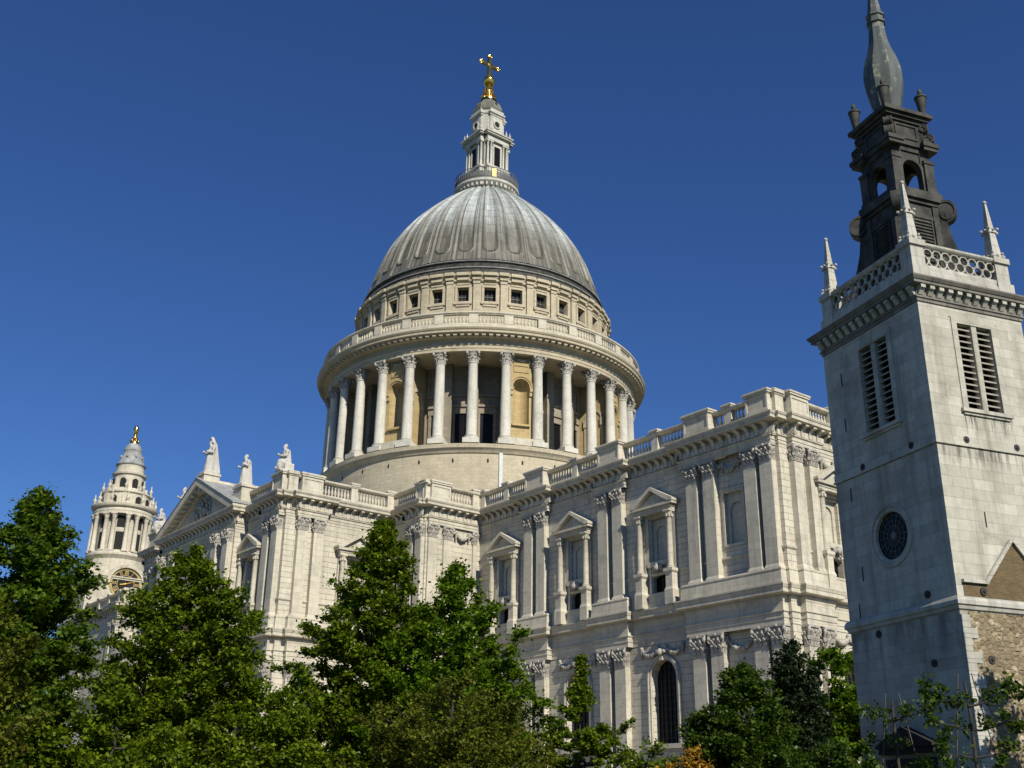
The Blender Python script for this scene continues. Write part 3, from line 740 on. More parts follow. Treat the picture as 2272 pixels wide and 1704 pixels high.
# ---- south transept pediment
pdm = MB(); yF = yt-1.35
pdm.prism([(-9.7,30.1),(9.2,30.1),(-.25,34.3)], yF+.25, yt+1.5)
for s in (-1,1):
    xo = -10.75 if s < 0 else 10.1; xi = -9.3 if s < 0 else 8.8
    q = [(xo,30.10),(xo,30.32),(-.25,35.22),(-.25,34.42),(xi,30.10)]
    pdm.prism(q if s < 0 else q[::-1], yF-.93, yt+1.2)
    q = [(xi,30.12),(-.25,34.42),(-.25,34.12),(xi-s*.9,30.12)]
    pdm.prism(q if s > 0 else q[::-1], yF-.12, yF+.3)
C('transept_pediment', pdm, 'stone')
pr_ = MB()
for s in (-1,1):
    xo = -10.85 if s < 0 else 10.2
    q = [(xo,30.33),(-.25,35.24),(-.25,35.32),(xo,30.41)]
    pr_.prism(q if s < 0 else q[::-1], yF-1.0, yt+6.0)
C('pediment_roof', pr_, 'lead')
for s in (-1,1):
    for i in range(11):
        t = (i+.6)/11.4; x = (-9.6 if s < 0 else 9.1)*(1-t)-.25*t; z = 30.15+4.22*t
        mo = MB(); mo.box(x-.17,x+.17,yF-.7,yF+.1,z-.30 if i else z-.05,z+.02); C('pediment_bracket', mo, 'stone')
re = MB(); archivolt(re,-.2,1.9,30.6,31.4,1.9,.22,.12)
rnd = random.Random(11)
for i in range(46):
    a = rnd.uniform(0,PI); r_ = 1.65*math.sqrt(rnd.random()); x = r_*math.cos(a); z = 30.9+abs(r_*math.sin(a))*1.25
    re.ball((x-.2,-.05-.18*rnd.random(),z),(rnd.uniform(.12,.34),rnd.uniform(.12,.26),rnd.uniform(.12,.34)),8,6)
re.xform(Matrix.Translation((0,yF+.25,0))); C('pediment_relief', re, 'carved', 60)
for px in (8.05,-8.2):
    ph = MB(); ph.box(px-.9,px+1.0,yt-1.0,yt+.9,30.1,32.5); ph.box(px-1.05,px+1.15,yt-1.15,yt+1.0,32.5,32.75)
    ph.prism([(px-2.6,30.15),(px-.9,30.15),(px-.9,32.4),(px-1.3,32.2)] if px > 0 else [(px+1.0,30.15),(px+2.6,30.15),(px+1.4,32.2),(px+1.0,32.4)],yt-.3,yt+1.6); C('statue_pedestal', ph, 'stone')
ph = MB(); ph.box(-1.0,.8,yt-1.9,yt-.1,33.6,35.85); ph.box(-1.12,.92,yt-2.0,yt+.0,35.55,35.78); ph.prism([(-1.6,34.2),(1.4,34.2),(.5,35.2),(-.7,35.2)],yt-.1,yt+4.5)
C('statue_pedestal', ph, 'stone')

# ------------------------------------------------------------------ drum, peristyle, attic, dome
drum = MB()
drum.lathe([(20.45,29.9),(20.45,39.45),(20.6,39.55),(20.75,39.85),(21.0,40.05),(21.05,40.5),(20.6,40.62),(15.4,40.7)], 192)
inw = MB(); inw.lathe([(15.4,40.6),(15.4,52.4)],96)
drumo = C('drum', drum, 'drumstone', 25); put('inner_wall', inw, 'drum_shade', drumo, 25)
sl_ = MB()
for k in range(32):
    a = R(11.25*k+R(0)); a = R(-45+11.25*k); sl_.ringbox(20.3,20.47,38.4,38.85,a-R(.28),a+R(.28),1)
put('slot', sl_, 'dark', drumo)
pp = MB(); a = R(-29.6); pp.ringbox(20.4,20.62,30,40.0,a-R(.55),a+R(.55),1); put('downpipe', pp, 'pipe', drumo)
# solid bays with niches: every fourth interval
def solid_bay():
    b = MB(); h = R(5.0); n = 10; rf_, rb = 19.55, 15.3
    rings = [rf_*math.sin(h)]
    # front wall with round-headed niche in (angle,z)
    hw = R(2.9); zb, zs_ = 43.6, 48.3; rise = 19.55*hw
    def pt(a, z, r=rf_): return (r*math.cos(a), r*math.sin(a), z)
    def quad(a0,a1,z0,z1):
        b.add([pt(a0,z0),pt(a1,z0),pt(a1,z1),pt(a0,z1)],[(0,1,2,3)])
    quad(-h,-hw,40.7,52.3); quad(hw,h,40.7,52.3); quad(-hw,hw,40.7,zb)
    A = [(-hw*math.cos(PI*i/12), zs_+rise*math.sin(PI*i/12)) for i in range(13)]
    for (a0,z0),(a1,z1) in zip(A[:-1],A[1:]): b.add([pt(a0,z0),pt(a1,z1),pt(a1,52.3),pt(a0,52.3)],[(0,1,2,3)])
    # concave niche
    m = 10; prev = None
    for j in range(9):
        z = zb+(zs_-zb)*j/8; row = []
        for i in range(m+1):
            t = PI*i/m; row.append((pt(-hw*math.cos(t), z, rf_-1.25*math.sin(t))))
        if prev:
            for i in range(m): b.add([prev[i],prev[i+1],row[i+1],row[i]],[(0,1,2,3)])
        prev = row
    for j in range(1,7):                    # half dome shell with flutes
        e = PI/2*j/6; row = []
        for i in range(m+1):
            t = PI*i/m; fl = 1-.28*(i % 2)*(j < 6); row.append(pt(-hw*math.cos(t)*math.cos(e), zs_+rise*math.sin(e), rf_-1.25*math.sin(t)*math.cos(e)*fl))
        for i in range(m): b.add([prev[i],prev[i+1],row[i+1],row[i]],[(0,1,2,3)])
        prev = row
    # flanks
    for s in (-1,1):
        b.add([pt(s*h,40.7),pt(s*h,52.3),(rb*math.cos(s*h),rb*math.sin(s*h),52.3),(rb*math.cos(s*h),rb*math.sin(s*h),40.7)],[(0,1,2,3)])
    return b.mesh('niche_bay','ochre')
bay_me = solid_bay()
bt = MB()
h5 = R(5.0)
# trim of the solid bay: archivolt, imposts, sill, panel above, base, flank arches
hw = R(2.9); rise = 19.55*hw
for i in range(16):
    t0, t1 = PI*i/16, PI*(i+1)/16
    for r0_, r1_, d in ((1.02,1.22,.16),(1.22,1.42,.26)):
        P = []
        for rr in (19.53, 19.55+d):
            for (t, q) in ((t0,r0_),(t1,r0_),(t1,r1_),(t0,r1_)):
                a = -hw*math.cos(t)*q; z = 48.3+rise*math.sin(t)*q
                P.append((rr*math.cos(a), rr*math.sin(a), z))
        bt.hexa(P)
for s in (-1,1):
    a0, a1 = sorted((s*hw*1.02, s*h5)); bt.ringbox(19.5,19.86,47.75,48.25,a0,a1,1); bt.ringbox(19.5,19.74,47.2,47.75,a0,a1,1)
bt.ringbox(19.5,19.85,43.35,43.6,-hw*1.1,hw*1.1,2)
for a0,a1,z0,z1 in ((-hw*.95,hw*.95,50.95,51.1),(-hw*.95,hw*.95,49.9+.25,50.3),(-hw*.95,-hw*.85,50.3,50.95),(hw*.85,hw*.95,50.3,50.95)): bt.ringbox(19.5,19.64,z0,z1,a0,a1,2)
bt_me = bt.mesh('niche_trim','ochre')
sg = MB(); swag(sg,-1.0,1.0,51.95,.32,.14,y=0,n=11,seed=21); sg.xform(Matrix.Translation((19.62,0,0)) @ Matrix.Rotation(PI/2,4,'Z')); ns_me = sg.mesh('garland','carved',60)
bb = MB(); bb.ringbox(19.2,20.72,40.66,41.55,R(-5.7),R(5.7),3); bb.ringbox(19.2,20.8,40.66,40.9,R(-5.8),R(5.8),3); bb_me = bb.mesh('niche_base','stone')
fa = MB()
for s in (-1,1):       # arched recess on each flank of the solid bays
    a = s*h5
    def fp(r, z, d): return (r*math.cos(a)-d*s*math.sin(a), r*math.sin(a)+d*s*math.cos(a), z)
    for i in range(12):
        t0, t1 = PI*i/12, PI*(i+1)/12
        for q0,q1,d in ((.95,1.25,.12),):
            P = []
            for dd in (.0,d):
                for (t,q) in ((t0,q0),(t1,q0),(t1,q1),(t0,q1)): P.append(fp(17.6-q*math.cos(t), 47.6+q*math.sin(t), dd))
            fa.hexa(P)
    for r_ in (16.4,18.8):
        P = []
        for z in (46.6,47.6):
            for (rr,dd) in ((r_-.28,0),(r_+.28,0),(r_+.28,.2),(r_-.28,.2)): P.append(fp(rr,z,dd))
        fa.hexa(P)
        P = []
        for z in (40.7,46.6):
            for (rr,dd) in ((r_-.2,0),(r_+.2,0),(r_+.2,.12),(r_-.2,.12)): P.append(fp(rr,z,dd))
        fa.hexa(P)
fa_me = fa.mesh('flank_arch','drumstone')
for k in range(8):
    a = R(-22.5+45*k)
    o = link('niche_bay', bay_me, drumo, (0,0,0), a)
    link('niche_trim', bt_me, drumo, (0,0,0), a); link('garland', ns_me, drumo, (0,0,0), a); link('niche_base', bb_me, drumo, (0,0,0), a); link('flank_arch', fa_me, drumo, (0,0,0), a)
# inner wall windows and panels
wi = MB(); wi.ringbox(15.3,15.46,41.2,46.1,-R(2.9),R(2.9),2); wi_me = wi.mesh('drum_window','glass')
wf = MB()
for q in (-1,1): wf.ringbox(15.35,15.62,40.7,46.1,q*R(3.5)-R(.6),q*R(3.5)+R(.6),1)
wf.ringbox(15.35,15.66,46.1,46.9,-R(4.3),R(4.3),2); wf.ringbox(15.35,15.85,46.9,47.2,-R(4.5),R(4.5),2)
wf.ringbox(15.35,15.6,48.3,48.7,-R(5.6),R(5.6),2)
for q in (-1,1): wf.ringbox(15.35,15.55,48.7,51.3,q*R(4.6)-R(.7),q*R(4.6)+R(.7),1)
wf.ringbox(15.35,15.56,51.3,52.2,-R(5.6),R(5.6),2); wf_me = wf.mesh('window_surround','drum_shade')
rp = MB(); rp.box(15.3,16.6,-.5,.5,40.7,52.3); rp_me = rp.mesh('radial_pier','drum_shade')
for k in range(32):
    if k % 4:
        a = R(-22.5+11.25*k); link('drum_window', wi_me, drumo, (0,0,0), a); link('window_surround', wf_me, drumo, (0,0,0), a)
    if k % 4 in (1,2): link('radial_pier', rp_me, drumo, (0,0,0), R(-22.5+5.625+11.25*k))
def column_mesh():
    b = MB()
    b.box(-.95,.95,-.95,.95,40.66,41.25)
    b.lathe([(.90,41.25),(.92,41.38),(.84,41.46),(.76,41.5),(.80,41.6),(.82,41.68),(.66,41.76),(.63,41.85),(.63,44.2),(.60,46.5),(.545,50.6),(.56,50.66),(.62,50.70),(.62,50.80),(.54,50.84)],20)
    return b.mesh('column','column',35)
def round_capital(name, r, z0, h, mat='carved'):
    b = MB(); b.lathe([(r*.98,z0),(r*1.0,z0+h*.4),(r*1.25,z0+h*.75),(r*1.5,z0+h*.88)],12)
    for row,(nl,zz,lh,lw,cur) in enumerate(((8,z0+.02,h*.36,.17,.20),(8,z0+h*.28,h*.38,.17,.24))):
        for i in range(nl):
            a = 2*PI*(i+.5*row)/nl; s0 = b.n
            b.hexa([(r,-lw,0),(r+.06,-lw,0),(r+.06,lw,0),(r,lw,0),(r+cur*.4,-lw,lh*.8),(r+cur*.4+.06,-lw*.9,lh*.8),(r+cur*.4+.06,lw*.9,lh*.8),(r+cur*.4,lw,lh*.8)])
            b.ball((r+cur,0,lh*.92),(.11,.13,.10),6,4)
            b.xform(Matrix.Translation((0,0,zz)) @ Matrix.Rotation(a,4,'Z'), s0)
    q = r*1.52/1.2
    for sx in (-1,1):
        for sy in (-1,1):
            b.ball((sx*q,sy*q,z0+h*.76),(.17,.17,.2),8,6); b.tube([(sx*r*.75,sy*r*.75,z0+h*.5),(sx*q*.9,sy*q*.9,z0+h*.72),(sx*q*1.02,sy*q*1.02,z0+h*.9)],[.07,.08,.07],5)
    b.box(-q*1.1,q*1.1,-q*1.1,q*1.1,z0+h*.88,z0+h)
    return b.mesh(name, mat)
col_me = column_mesh(); cap_me = round_capital('capital',.55,50.82,1.40)
# column mesh carries its capital so that drum > column stays two levels deep
cb = bmesh.new(); cb.from_mesh(col_me)
nface = len(cb.faces); cb.from_mesh(cap_me)
for i, f in enumerate(cb.faces): f.material_index = 0 if i < nface else 1
cb.to_mesh(col_me); cb.free(); col_me.materials.append(M['carved'])
for k in range(32):
    a = R(5.625+11.25*k); link('column', col_me, drumo, (20.0*math.cos(a),20.0*math.sin(a),0), a)
pe = MB()
pe.lathe([(15.3,52.2),(19.4,52.2),(19.45,52.15),(20.58,52.15),(20.60,52.5),(20.66,52.52),(20.66,52.85),(20.75,52.92),(20.75,53.0),(20.62,53.02),(20.62,53.62),(20.7,53.68),(21.3,53.74),(21.3,53.98),(21.95,54.03),(21.98,54.06),(21.98,54.32),(22.08,54.38),(22.19,54.56),(22.19,54.64),(21.3,54.78),(15.6,54.8)],192)
C('peristyle_entablature', pe, 'drumstone', 25)
DS = [(Vector((21.45*math.cos(2*PI*k/160),21.45*math.sin(2*PI*k/160),0)), 2*PI*k/160) for k in range(160)]
hundred('peristyle_dentil', DS, lambda mb: mb.box(-.25,.3,-.23,.23,53.72,54.02), 'drumstone')
gb = MB()
gb.lathe([(21.0,54.78),(21.45,54.78),(21.45,55.35),(21.36,55.42),(20.9,55.42)],160)
gb.lathe([(20.95,56.55),(21.36,56.55),(21.42,56.66),(21.52,56.74),(21.52,56.90),(21.3,56.98),(20.85,56.9),(20.85,56.6),(20.95,56.55)],160)
C('gallery_rail', gb, 'stone', 25)
bp_ = [(.11,0),(.11,.07),(.08,.09),(.13,.25),(.155,.38),(.11,.58),(.065,.74),(.095,.80),(.07,.84),(.10,1.0),(.11,1.02),(.11,1.13)]
run = MB()
for i in range(7):
    a = R(11.25)*((i+.5)/7-.5)*.74; run.lathe([(r,55.42+z) for r,z in bp_],8,(21.15*math.cos(a),21.15*math.sin(a)))
run_me = run.mesh('balustrade','stone',50)
pb_ = MB(); pb_.ringbox(20.92,21.44,55.42,56.55,R(-1.45),R(1.45),2); pb_me = pb_.mesh('gallery_pier','stone')
gal = C('gallery_balustrade', MB(), 'stone') if False else cath
for k in range(32):
    a = R(11.25*k); link('balustrade', run_me, cath, (0,0,-GZ), a); link('gallery_pier', pb_me, cath, (0,0,-GZ), a+R(5.625))
# attic
at = MB()
at.lathe([(17.7,54.8),(17.7,58.0),(17.5,58.2),(17.5,58.6),(17.02,58.7),(17.02,60.30),(16.2,60.30)],192)
at.lathe([(16.2,62.25),(17.02,62.25),(17.02,63.15),(17.1,63.2)],192)
attic = C('attic', at, 'drumstone', 25)
for k in range(32):
    m_ = MB(); m_.ringbox(16.2,17.02,60.30,62.25,R(11.25*k+2.42),R(11.25*k+8.83),4); put('window_pier', m_, 'drumstone', attic)
aw_ = MB(); aw_.ringbox(16.20,16.36,60.30,62.25,-R(2.6),R(2.6),2); awm = aw_.mesh('attic_window','dark')
ab_ = MB()
for q in (-.9,.9): ab_.ringbox(16.34,16.42,60.30,62.25,R(q)-R(.07),R(q)+R(.07),1)
ab_.ringbox(16.34,16.42,61.2,61.28,-R(2.6),R(2.6),2); abm = ab_.mesh('glazing_bar','railing')
af = MB()
for q in (-1,1): af.ringbox(16.9,17.16,60.30,62.25,q*R(2.92)-R(.48),q*R(2.92)+R(.48),1)
af.ringbox(16.9,17.18,62.25,62.6,-R(3.4),R(3.4),2); af.ringbox(16.9,17.26,62.6,62.8,-R(2.6),R(2.6),2)
af.ringbox(16.9,17.24,59.96,60.30,-R(3.7),R(3.7),2); af.ringbox(16.9,17.14,59.65,59.96,-R(2.9),R(2.9),2); afm = af.mesh('window_frame','drumstone')
ap_ = MB(); ap_.ringbox(16.9,17.32,58.9,62.7,-R(1.3),R(1.3),2); ap_.ringbox(16.9,17.5,58.5,58.95,-R(1.6),R(1.6),2); ap_.ringbox(16.9,17.40,62.7,63.1,-R(1.45),R(1.45),2); apm = ap_.mesh('attic_pilaster','drumstone')
ac = MB()
for k in range(32):
    a = R(11.25*k); b0 = a+R(5.625)
    link('attic_window', awm, attic, (0,0,0), a); link('window_frame', afm, attic, (0,0,0), a); link('attic_pilaster', apm, attic, (0,0,0), b0); link('glazing_bar', abm, attic, (0,0,0), a)
    ac.ringbox(16.9,17.55,63.16,63.46,b0-R(1.7),b0+R(1.7),2); ac.ringbox(16.9,17.78,63.72,64.14,b0-R(1.9),b0+R(1.9),2)
    ac.ringbox(16.9,17.48,63.16,63.46,a-R(2.4),a+R(2.4),2); ac.ringbox(16.9,17.70,63.72,64.13,a-R(2.7),a+R(2.7),2)
    for j in range(7):
        c0 = a+R(.75)*(j-3); ac.ringbox(16.9,17.46,63.48,63.71,c0-R(.2),c0+R(.2),1)
ac.lathe([(16.9,63.0),(17.2,63.05),(17.26,63.15),(17.26,63.46),(17.34,63.5),(17.34,63.7),(17.5,63.74),(17.56,64.1),(16.6,64.16)],192)
put('attic_cornice', ac, 'drumstone', attic, 25)
# lead skirt and dome
sk = MB(); sk.lathe([(17.35,64.1),(17.3,64.3),(16.85,64.9),(16.75,65.2),(16.72,65.4),(16.62,65.5),(16.60,66.1),(16.66,66.2),(16.6,66.4),(16.4,66.55)],192)
sko = C('dome_skirt', sk, 'darklead', 40)
for r_, z_ in ((16.86,65.22),(16.74,66.22)):
    rl_ = MB(); rl_.lathe([(r_+.10*math.cos(t),z_+.10*math.sin(t)) for t in [2*PI*i/8 for i in range(9)]],192); put('lead_roll', rl_, 'lead', sko, 60)  # paler lead than the skirt, so the caught light is in the colour
zk = np.array([66.5,69,72,75,78,81,83.3,85.2,86.0]); rk = np.array([16.62,15.75,14.76,13.36,11.25,8.55,6.0,3.6,2.7])
cf = np.polyfit(zk, rk**2, 5)
def rd(z): return math.sqrt(max(0.5, np.polyval(cf, z)))
NA, NZ = 32*34, 150
vs = np.zeros((NZ+1, NA, 3)); ka = (np.arange(NA)/34.0)
ph_ = (ka+.5) % 1.0-.5                                  # -.5 .. .5 across one gore
for j in range(NZ+1):
    z = 66.5+(86.0-66.5)*j/NZ; r0 = rd(z)
    # U shaped sunk channel: half width .25, round foot at z ~ 68.6
    zc0 = 68.8; x_m = ph_*2*PI/32*r0
    hwm = .27*2*PI/32*r0
    if z < zc0: dist = np.sqrt(x_m**2+(z-zc0)**2)-hwm
    else: dist = np.abs(x_m)-hwm
    dz = np.where(dist < 0, -.20, 0.0)+.20*np.exp(-(dist/.12)**2)
    dz = dz+.12*np.exp(-((np.abs(ph_)-.5)/.045)**2)-.07*np.exp(-((np.abs(ph_)-.40)/.02)**2)       # roll on the rib axis
    rr = r0+dz*(1 if z < 85 else .3)
    a = ka*2*PI/32
    vs[j,:,0] = rr*np.cos(a); vs[j,:,1] = rr*np.sin(a); vs[j,:,2] = z
dm = MB(); dm.v = [tuple(p) for p in vs.reshape(-1,3)]; dm.n = len(dm.v)
dm.f = [(j*NA+i, j*NA+(i+1)%NA, (j+1)*NA+(i+1)%NA, (j+1)*NA+i) for j in range(NZ) for i in range(NA)]
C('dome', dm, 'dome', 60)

# ---- lantern
lan = MB()
lan.lathe([(3.3,84.6),(3.9,85.2),(4.05,85.4),(4.1,86.2),(4.2,86.3),(4.75,86.9),(4.8,87.0),(4.8,87.35),(4.6,87.45),(2.8,87.5)],64)
for k in range(4):
    a = k*PI/2; s0 = lan.n
    lan.box(0,2.75,-1.95,1.95,87.4,89.6); lan.box(0,2.85,-2.05,2.05,89.45,89.75); lan.box(0,1.95,-1.9,1.9,89.7,94.0)
    lan.box(0,2.72,-1.95,1.95,94.0,94.5); lan.box(0,2.66,-1.9,1.9,94.5,94.9); lan.box(0,3.05,-2.3,2.3,94.9,95.15); lan.box(0,3.2,-2.45,2.45,95.15,95.32)
    lan.box(0,2.45,-1.75,1.75,95.3,95.9); lan.box(0,2.12,-1.15,1.15,95.9,98.75); lan.box(0,2.25,-1.28,1.28,98.55,98.85); lan.box(0,2.42,-1.4,1.4,98.85,99.1); lan.box(0,2.28,-1.2,1.2,99.1,99.5)
    lan.xform(Matrix.Rotation(a,4,'Z'), s0)
rt8 = PI/8
lan.lathe([(2.75,87.4),(2.75,89.7)],8,rot=rt8); lan.lathe([(2.5,89.7),(2.5,94.1),(2.7,94.2),(2.7,94.8),(2.95,94.95),(2.95,95.3),(2.35,95.4),(2.35,98.7),(2.5,98.85),(2.5,99.05),(2.35,99.2),(2.35,99.5)],8,rot=rt8)
lano = C('lantern', lan, 'lantern')
cb_ = MB()
for k in range(40):
    a = 2*PI*k/40; cb_.ringbox(4.0,4.6,86.2,86.75,a-R(1.6 if k % 5 else 3),a+R(1.6 if k % 5 else 3),1)
put('gallery_bracket', cb_, 'lantern', lano)
lc = MB(); lc.box(-.27,.27,-.27,.27,89.7,89.85); lc.lathe([(.25,89.85),(.22,90.0),(.19,90.05),(.165,93.6),(.19,93.64),(.2,93.75)],10); lc.box(-.26,.26,-.26,.26,93.75,94.02)
lc_me = lc.mesh('column','lantern',40)
lw = MB(); lw.box(2.3,2.36,-.55,.55,90.1,93.3); lw_me = lw.mesh('window','glass')
lf = MB(); 
for y0,y1,z0,z1 in ((-.75,-.55,90.0,93.5),(.55,.75,90.0,93.5),(-.55,.55,93.3,93.5),(-.85,.85,93.5,93.65)): lf.box(2.28,2.46,y0,y1,z0,z1)
lf_me = lf.mesh('window_frame','lantern')
oc = MB(); oc.tube([(2.1,0,97.2),(2.22,0,97.2)],.46,20); oc_me = oc.mesh('oculus','dark',40)
of = MB()
for i in range(20):
    t0,t1 = 2*PI*i/20,2*PI*(i+1)/20; P = []
    for x in (2.14,2.32):
        for t,q in ((t0,.45),(t1,.45),(t1,.62),(t0,.62)): P.append((x,q*math.cos(t),97.2+q*math.sin(t)))
    of.hexa(P)
of_me = of.mesh('oculus_frame','lantern',40)
def urn_mesh(name, mat, s=1.0):
    b = MB(); b.box(-.18*s,.18*s,-.18*s,.18*s,0,.25*s); b.lathe([(.08*s,.25*s),(.07*s,.35*s),(.2*s,.55*s),(.22*s,.7*s),(.1*s,.85*s),(.06*s,1.0*s),(.09*s,1.12*s),(.02*s,1.4*s)],8); return b.mesh(name, mat, 50)
lu_me = urn_mesh('urn','lantern',.85)
for k in range(4):
    a = k*PI/2; rt = Matrix.Rotation(a,4,'Z')
    for y in (-1.72,-1.12,1.12,1.72):
        p = rt @ Vector((2.42,y,0)); link('column', lc_me, lano, p, a)
    link('window', lw_me, lano, (0,0,0), a); link('window_frame', lf_me, lano, (0,0,0), a); link('oculus', oc_me, lano, (0,0,0), a); link('oculus_frame', of_me, lano, (0,0,0), a)
    for y in (-2.05,2.05,-1.35,1.35):
        p = rt @ Vector((2.75 if abs(y) > 2 else 2.8,y,95.32)); link('urn', lu_me, lano, p, a)
for k in range(4):          # niches on the diagonal faces
    a = PI/4+k*PI/2; b = MB(); b.box(2.28,2.36,-.3,.3,90.6,92.6); b.xform(Matrix.Rotation(a,4,'Z')); put('niche', b, 'lantern', lano)
rl = MB()
for k in range(64):
    a = 2*PI*k/64; rl.box(4.62*math.cos(a)-.025,4.62*math.cos(a)+.025,4.62*math.sin(a)-.025,4.62*math.sin(a)+.025,87.4,88.75)
for z in (87.7,88.7): rl.lathe([(4.58,z),(4.66,z),(4.66,z+.07),(4.58,z+.07),(4.58,z)],64)
rl.lathe([(4.61,87.5),(4.61,88.3)],64)
put('gallery_railing', rl, 'railing', lano)
gp = MB(); gp.ringbox(4.64,4.68,87.6,88.6,R(-27),R(-19),3); put('gilded_panel', gp, 'gilt_panel', lano)
cu = MB(); cu.lathe([(2.4,99.5),(2.42,99.7),(2.3,100.3),(2.0,101.0),(1.6,101.6),(1.15,102.0),(1.1,102.2),(.2,102.25)],8,rot=rt8)
cu.lathe([(2.46,99.45),(2.5,99.6),(2.4,99.68)],8,rot=rt8); put('cupola', cu, 'cupola_lead', lano)
gs = MB()
for k in range(4):
    a = k*PI/2; b = MB(); b.tube([(2.05,0,100.9),(2.13,0,100.95)],.22,12); b.xform(Matrix.Rotation(a,4,'Z')); gs.add(b.v, b.f)
put('gilded_oculus', gs, 'gold', lano)
fi = MB(); fi.lathe([(1.22,102.2),(1.22,102.45),(1.0,102.6),(.92,102.75),(.55,102.85),(.42,103.6),(.38,104.3),(.55,104.5),(.6,104.65),(.42,104.8),(.35,104.95)],24)
for k in range(8):
    a = k*PI/4; c_, s_ = math.cos(a), math.sin(a)
    fi.tube([(c_*q,s_*q,z) for q,z in ((.55,102.8),(.98,102.95),(1.02,103.25),(.75,103.45),(.58,103.75),(.72,104.05),(.70,104.3),(.5,104.45))],[.12,.2,.22,.15,.11,.15,.14,.1],6)
fi.lathe([(.35,104.9),(.6,105.1),(.86,105.5),(.93,105.9),(.95,105.95),(.95,106.1),(.9,106.2),(.72,106.6),(.4,106.85),(.3,107.0),(.36,107.1),(.2,107.2)],24)
fin = put('gilded_finial', fi, 'gold', lano, 40)
cr = MB(); cr.box(-.20,.20,-.26,.26,107.05,110.5); cr.box(-.19,.19,-1.5,1.5,108.75,109.25)
for c_ in ((0,-1.6,109.0),(0,1.6,109.0),(0,0,110.6)):
    cr.ball(c_,(.26,.34,.34),8,6)
    for dy,dz in ((.26,0),(-.26,0),(0,.26),(0,-.26)): cr.ball((c_[0],c_[1]+dy,c_[2]+dz),(.2,.17,.17),8,6)
cr.ball((0,0,109.0),(.3,.5,.5),8,6)
put('cross', cr, 'gold', lano, 40)

# settle the tiers of the lantern to their measured heights
ZI, ZO = [80.0,84.6,87.5,89.7,94.0,95.32,98.85,99.5,120.0], [79.0,83.6,86.1,89.2,93.5,94.85,98.7,99.5,120.0]
done = set()
for o in [lano]+list(lano.children):
    if o.location.z > 50: o.location.z = float(np.interp(o.location.z, ZI, ZO)); continue
    if o.data.name in done: continue
    done.add(o.data.name); co = np.empty(len(o.data.vertices)*3, np.float32); o.data.vertices.foreach_get('co', co)
    co[2::3] = np.interp(co[2::3], ZI, ZO); o.data.vertices.foreach_set('co', co); o.data.update()

# ------------------------------------------------------------------ south-west bell tower of the cathedral
TX, TY = -74.3, -21.4
bt_ = MB()
bt_.box(-7.5,6.0,-5.6,6.8,GZ,30.8)
body = [(5.6,-3.7),(5.6,3.7),(3.7,5.6),(-3.7,5.6),(-5.6,3.7),(-5.6,-3.7),(-3.7,-5.6),(3.7,-5.6)]
def sc(poly, k): return [(x*k,y*k) for x,y in poly]
bt_.hprism(body,30.8,37.6); bt_.hprism(sc(body,1.04),36.6,36.9); bt_.hprism(sc(body,1.07),36.9,37.1)
for k in range(4):       # clock gables: semicircular hood on each face
    a = k*PI/2; s0 = bt_.n
    A0 = [(2.75*math.cos(PI*i/20),35.9+2.75*math.sin(PI*i/20)) for i in range(21)]
    A1 = [(3.25*math.cos(PI*i/20),35.9+3.25*math.sin(PI*i/20)) for i in range(21)]
    for i in range(20):
        bt_.hexa([(2.0,A0[i][0],A0[i][1]),(6.1,A0[i][0],A0[i][1]),(6.1,A0[i+1][0],A0[i+1][1]),(2.0,A0[i+1][0],A0[i+1][1]),(2.0,A1[i][0],A1[i][1]),(6.15,A1[i][0],A1[i][1]),(6.15,A1[i+1][0],A1[i+1][1]),(2.0,A1[i+1][0],A1[i+1][1])])
    bt_.xform(Matrix.Rotation(a,4,'Z'), s0)
    s0 = bt_.n
    bt_.prism(A0,-5.62,0); bt_.xform(Matrix.Rotation(a,4,'Z'), s0)
    s0 = bt_.n               # carved ornament standing on each chamfered corner
    bt_.box(4.6,5.0,-.9,.9,37.1,37.9); bt_.ball((4.8,0,38.3),(.3,.5,.55),8,6); bt_.ball((4.75,.7,37.9),(.3,.45,.35),8,6); bt_.ball((4.75,-.7,37.9),(.3,.45,.35),8,6)
    bt_.xform(Matrix.Rotation(a+PI/4,4,'Z'), s0)
bt_.lathe([(4.75,37.0),(4.7,40.3),(4.85,40.5),(5.2,40.9),(5.2,41.3),(5.05,41.5),(3.95,41.55),(3.95,48.1)],48)
bt_.lathe([(3.1,47.95),(4.98,48.0),(5.0,48.4),(5.05,48.45),(5.05,48.75),(4.95,48.85),(4.95,49.1),(5.35,49.25),(5.5,49.55),(5.5,49.7),(3.9,49.85)],48)
bt_.lathe([(4.0,49.8),(4.0,51.6),(3.85,51.8),(4.2,52.0),(4.2,52.25),(3.0,52.4),(2.8,52.9),(2.55,53.6),(2.5,54.5),(2.55,55.4),(2.85,55.6),(2.9,55.9),(2.35,56.2),(2.3,57.2),(2.38,57.5)],32)
for k in range(8):
    a = PI/8+k*PI/4; s0 = bt_.n
    bt_.box(2.4,3.3,-.22,.22,52.2,53.5); bt_.box(2.3,2.8,-.2,.2,53.3,55.0); bt_.box(3.7,4.45,-.35,.35,49.8,51.7)
    bt_.xform(Matrix.Rotation(a,4,'Z'), s0)
bell = C('bell_tower', bt_, 'stone', 30); bell.location = (TX,TY,-GZ)
tc_ = MB(); tc_.box(-.42,.42,-.42,.42,41.5,41.75); tc_.lathe([(.42,41.75),(.36,41.9),(.32,41.95),(.27,47.1),(.32,47.2)],10); tc_.lathe([(.3,47.15),(.34,47.5),(.45,47.8)],10); tc_.box(-.42,.42,-.42,.42,47.8,48.02)
tc_me = tc_.mesh('column','stone',40)
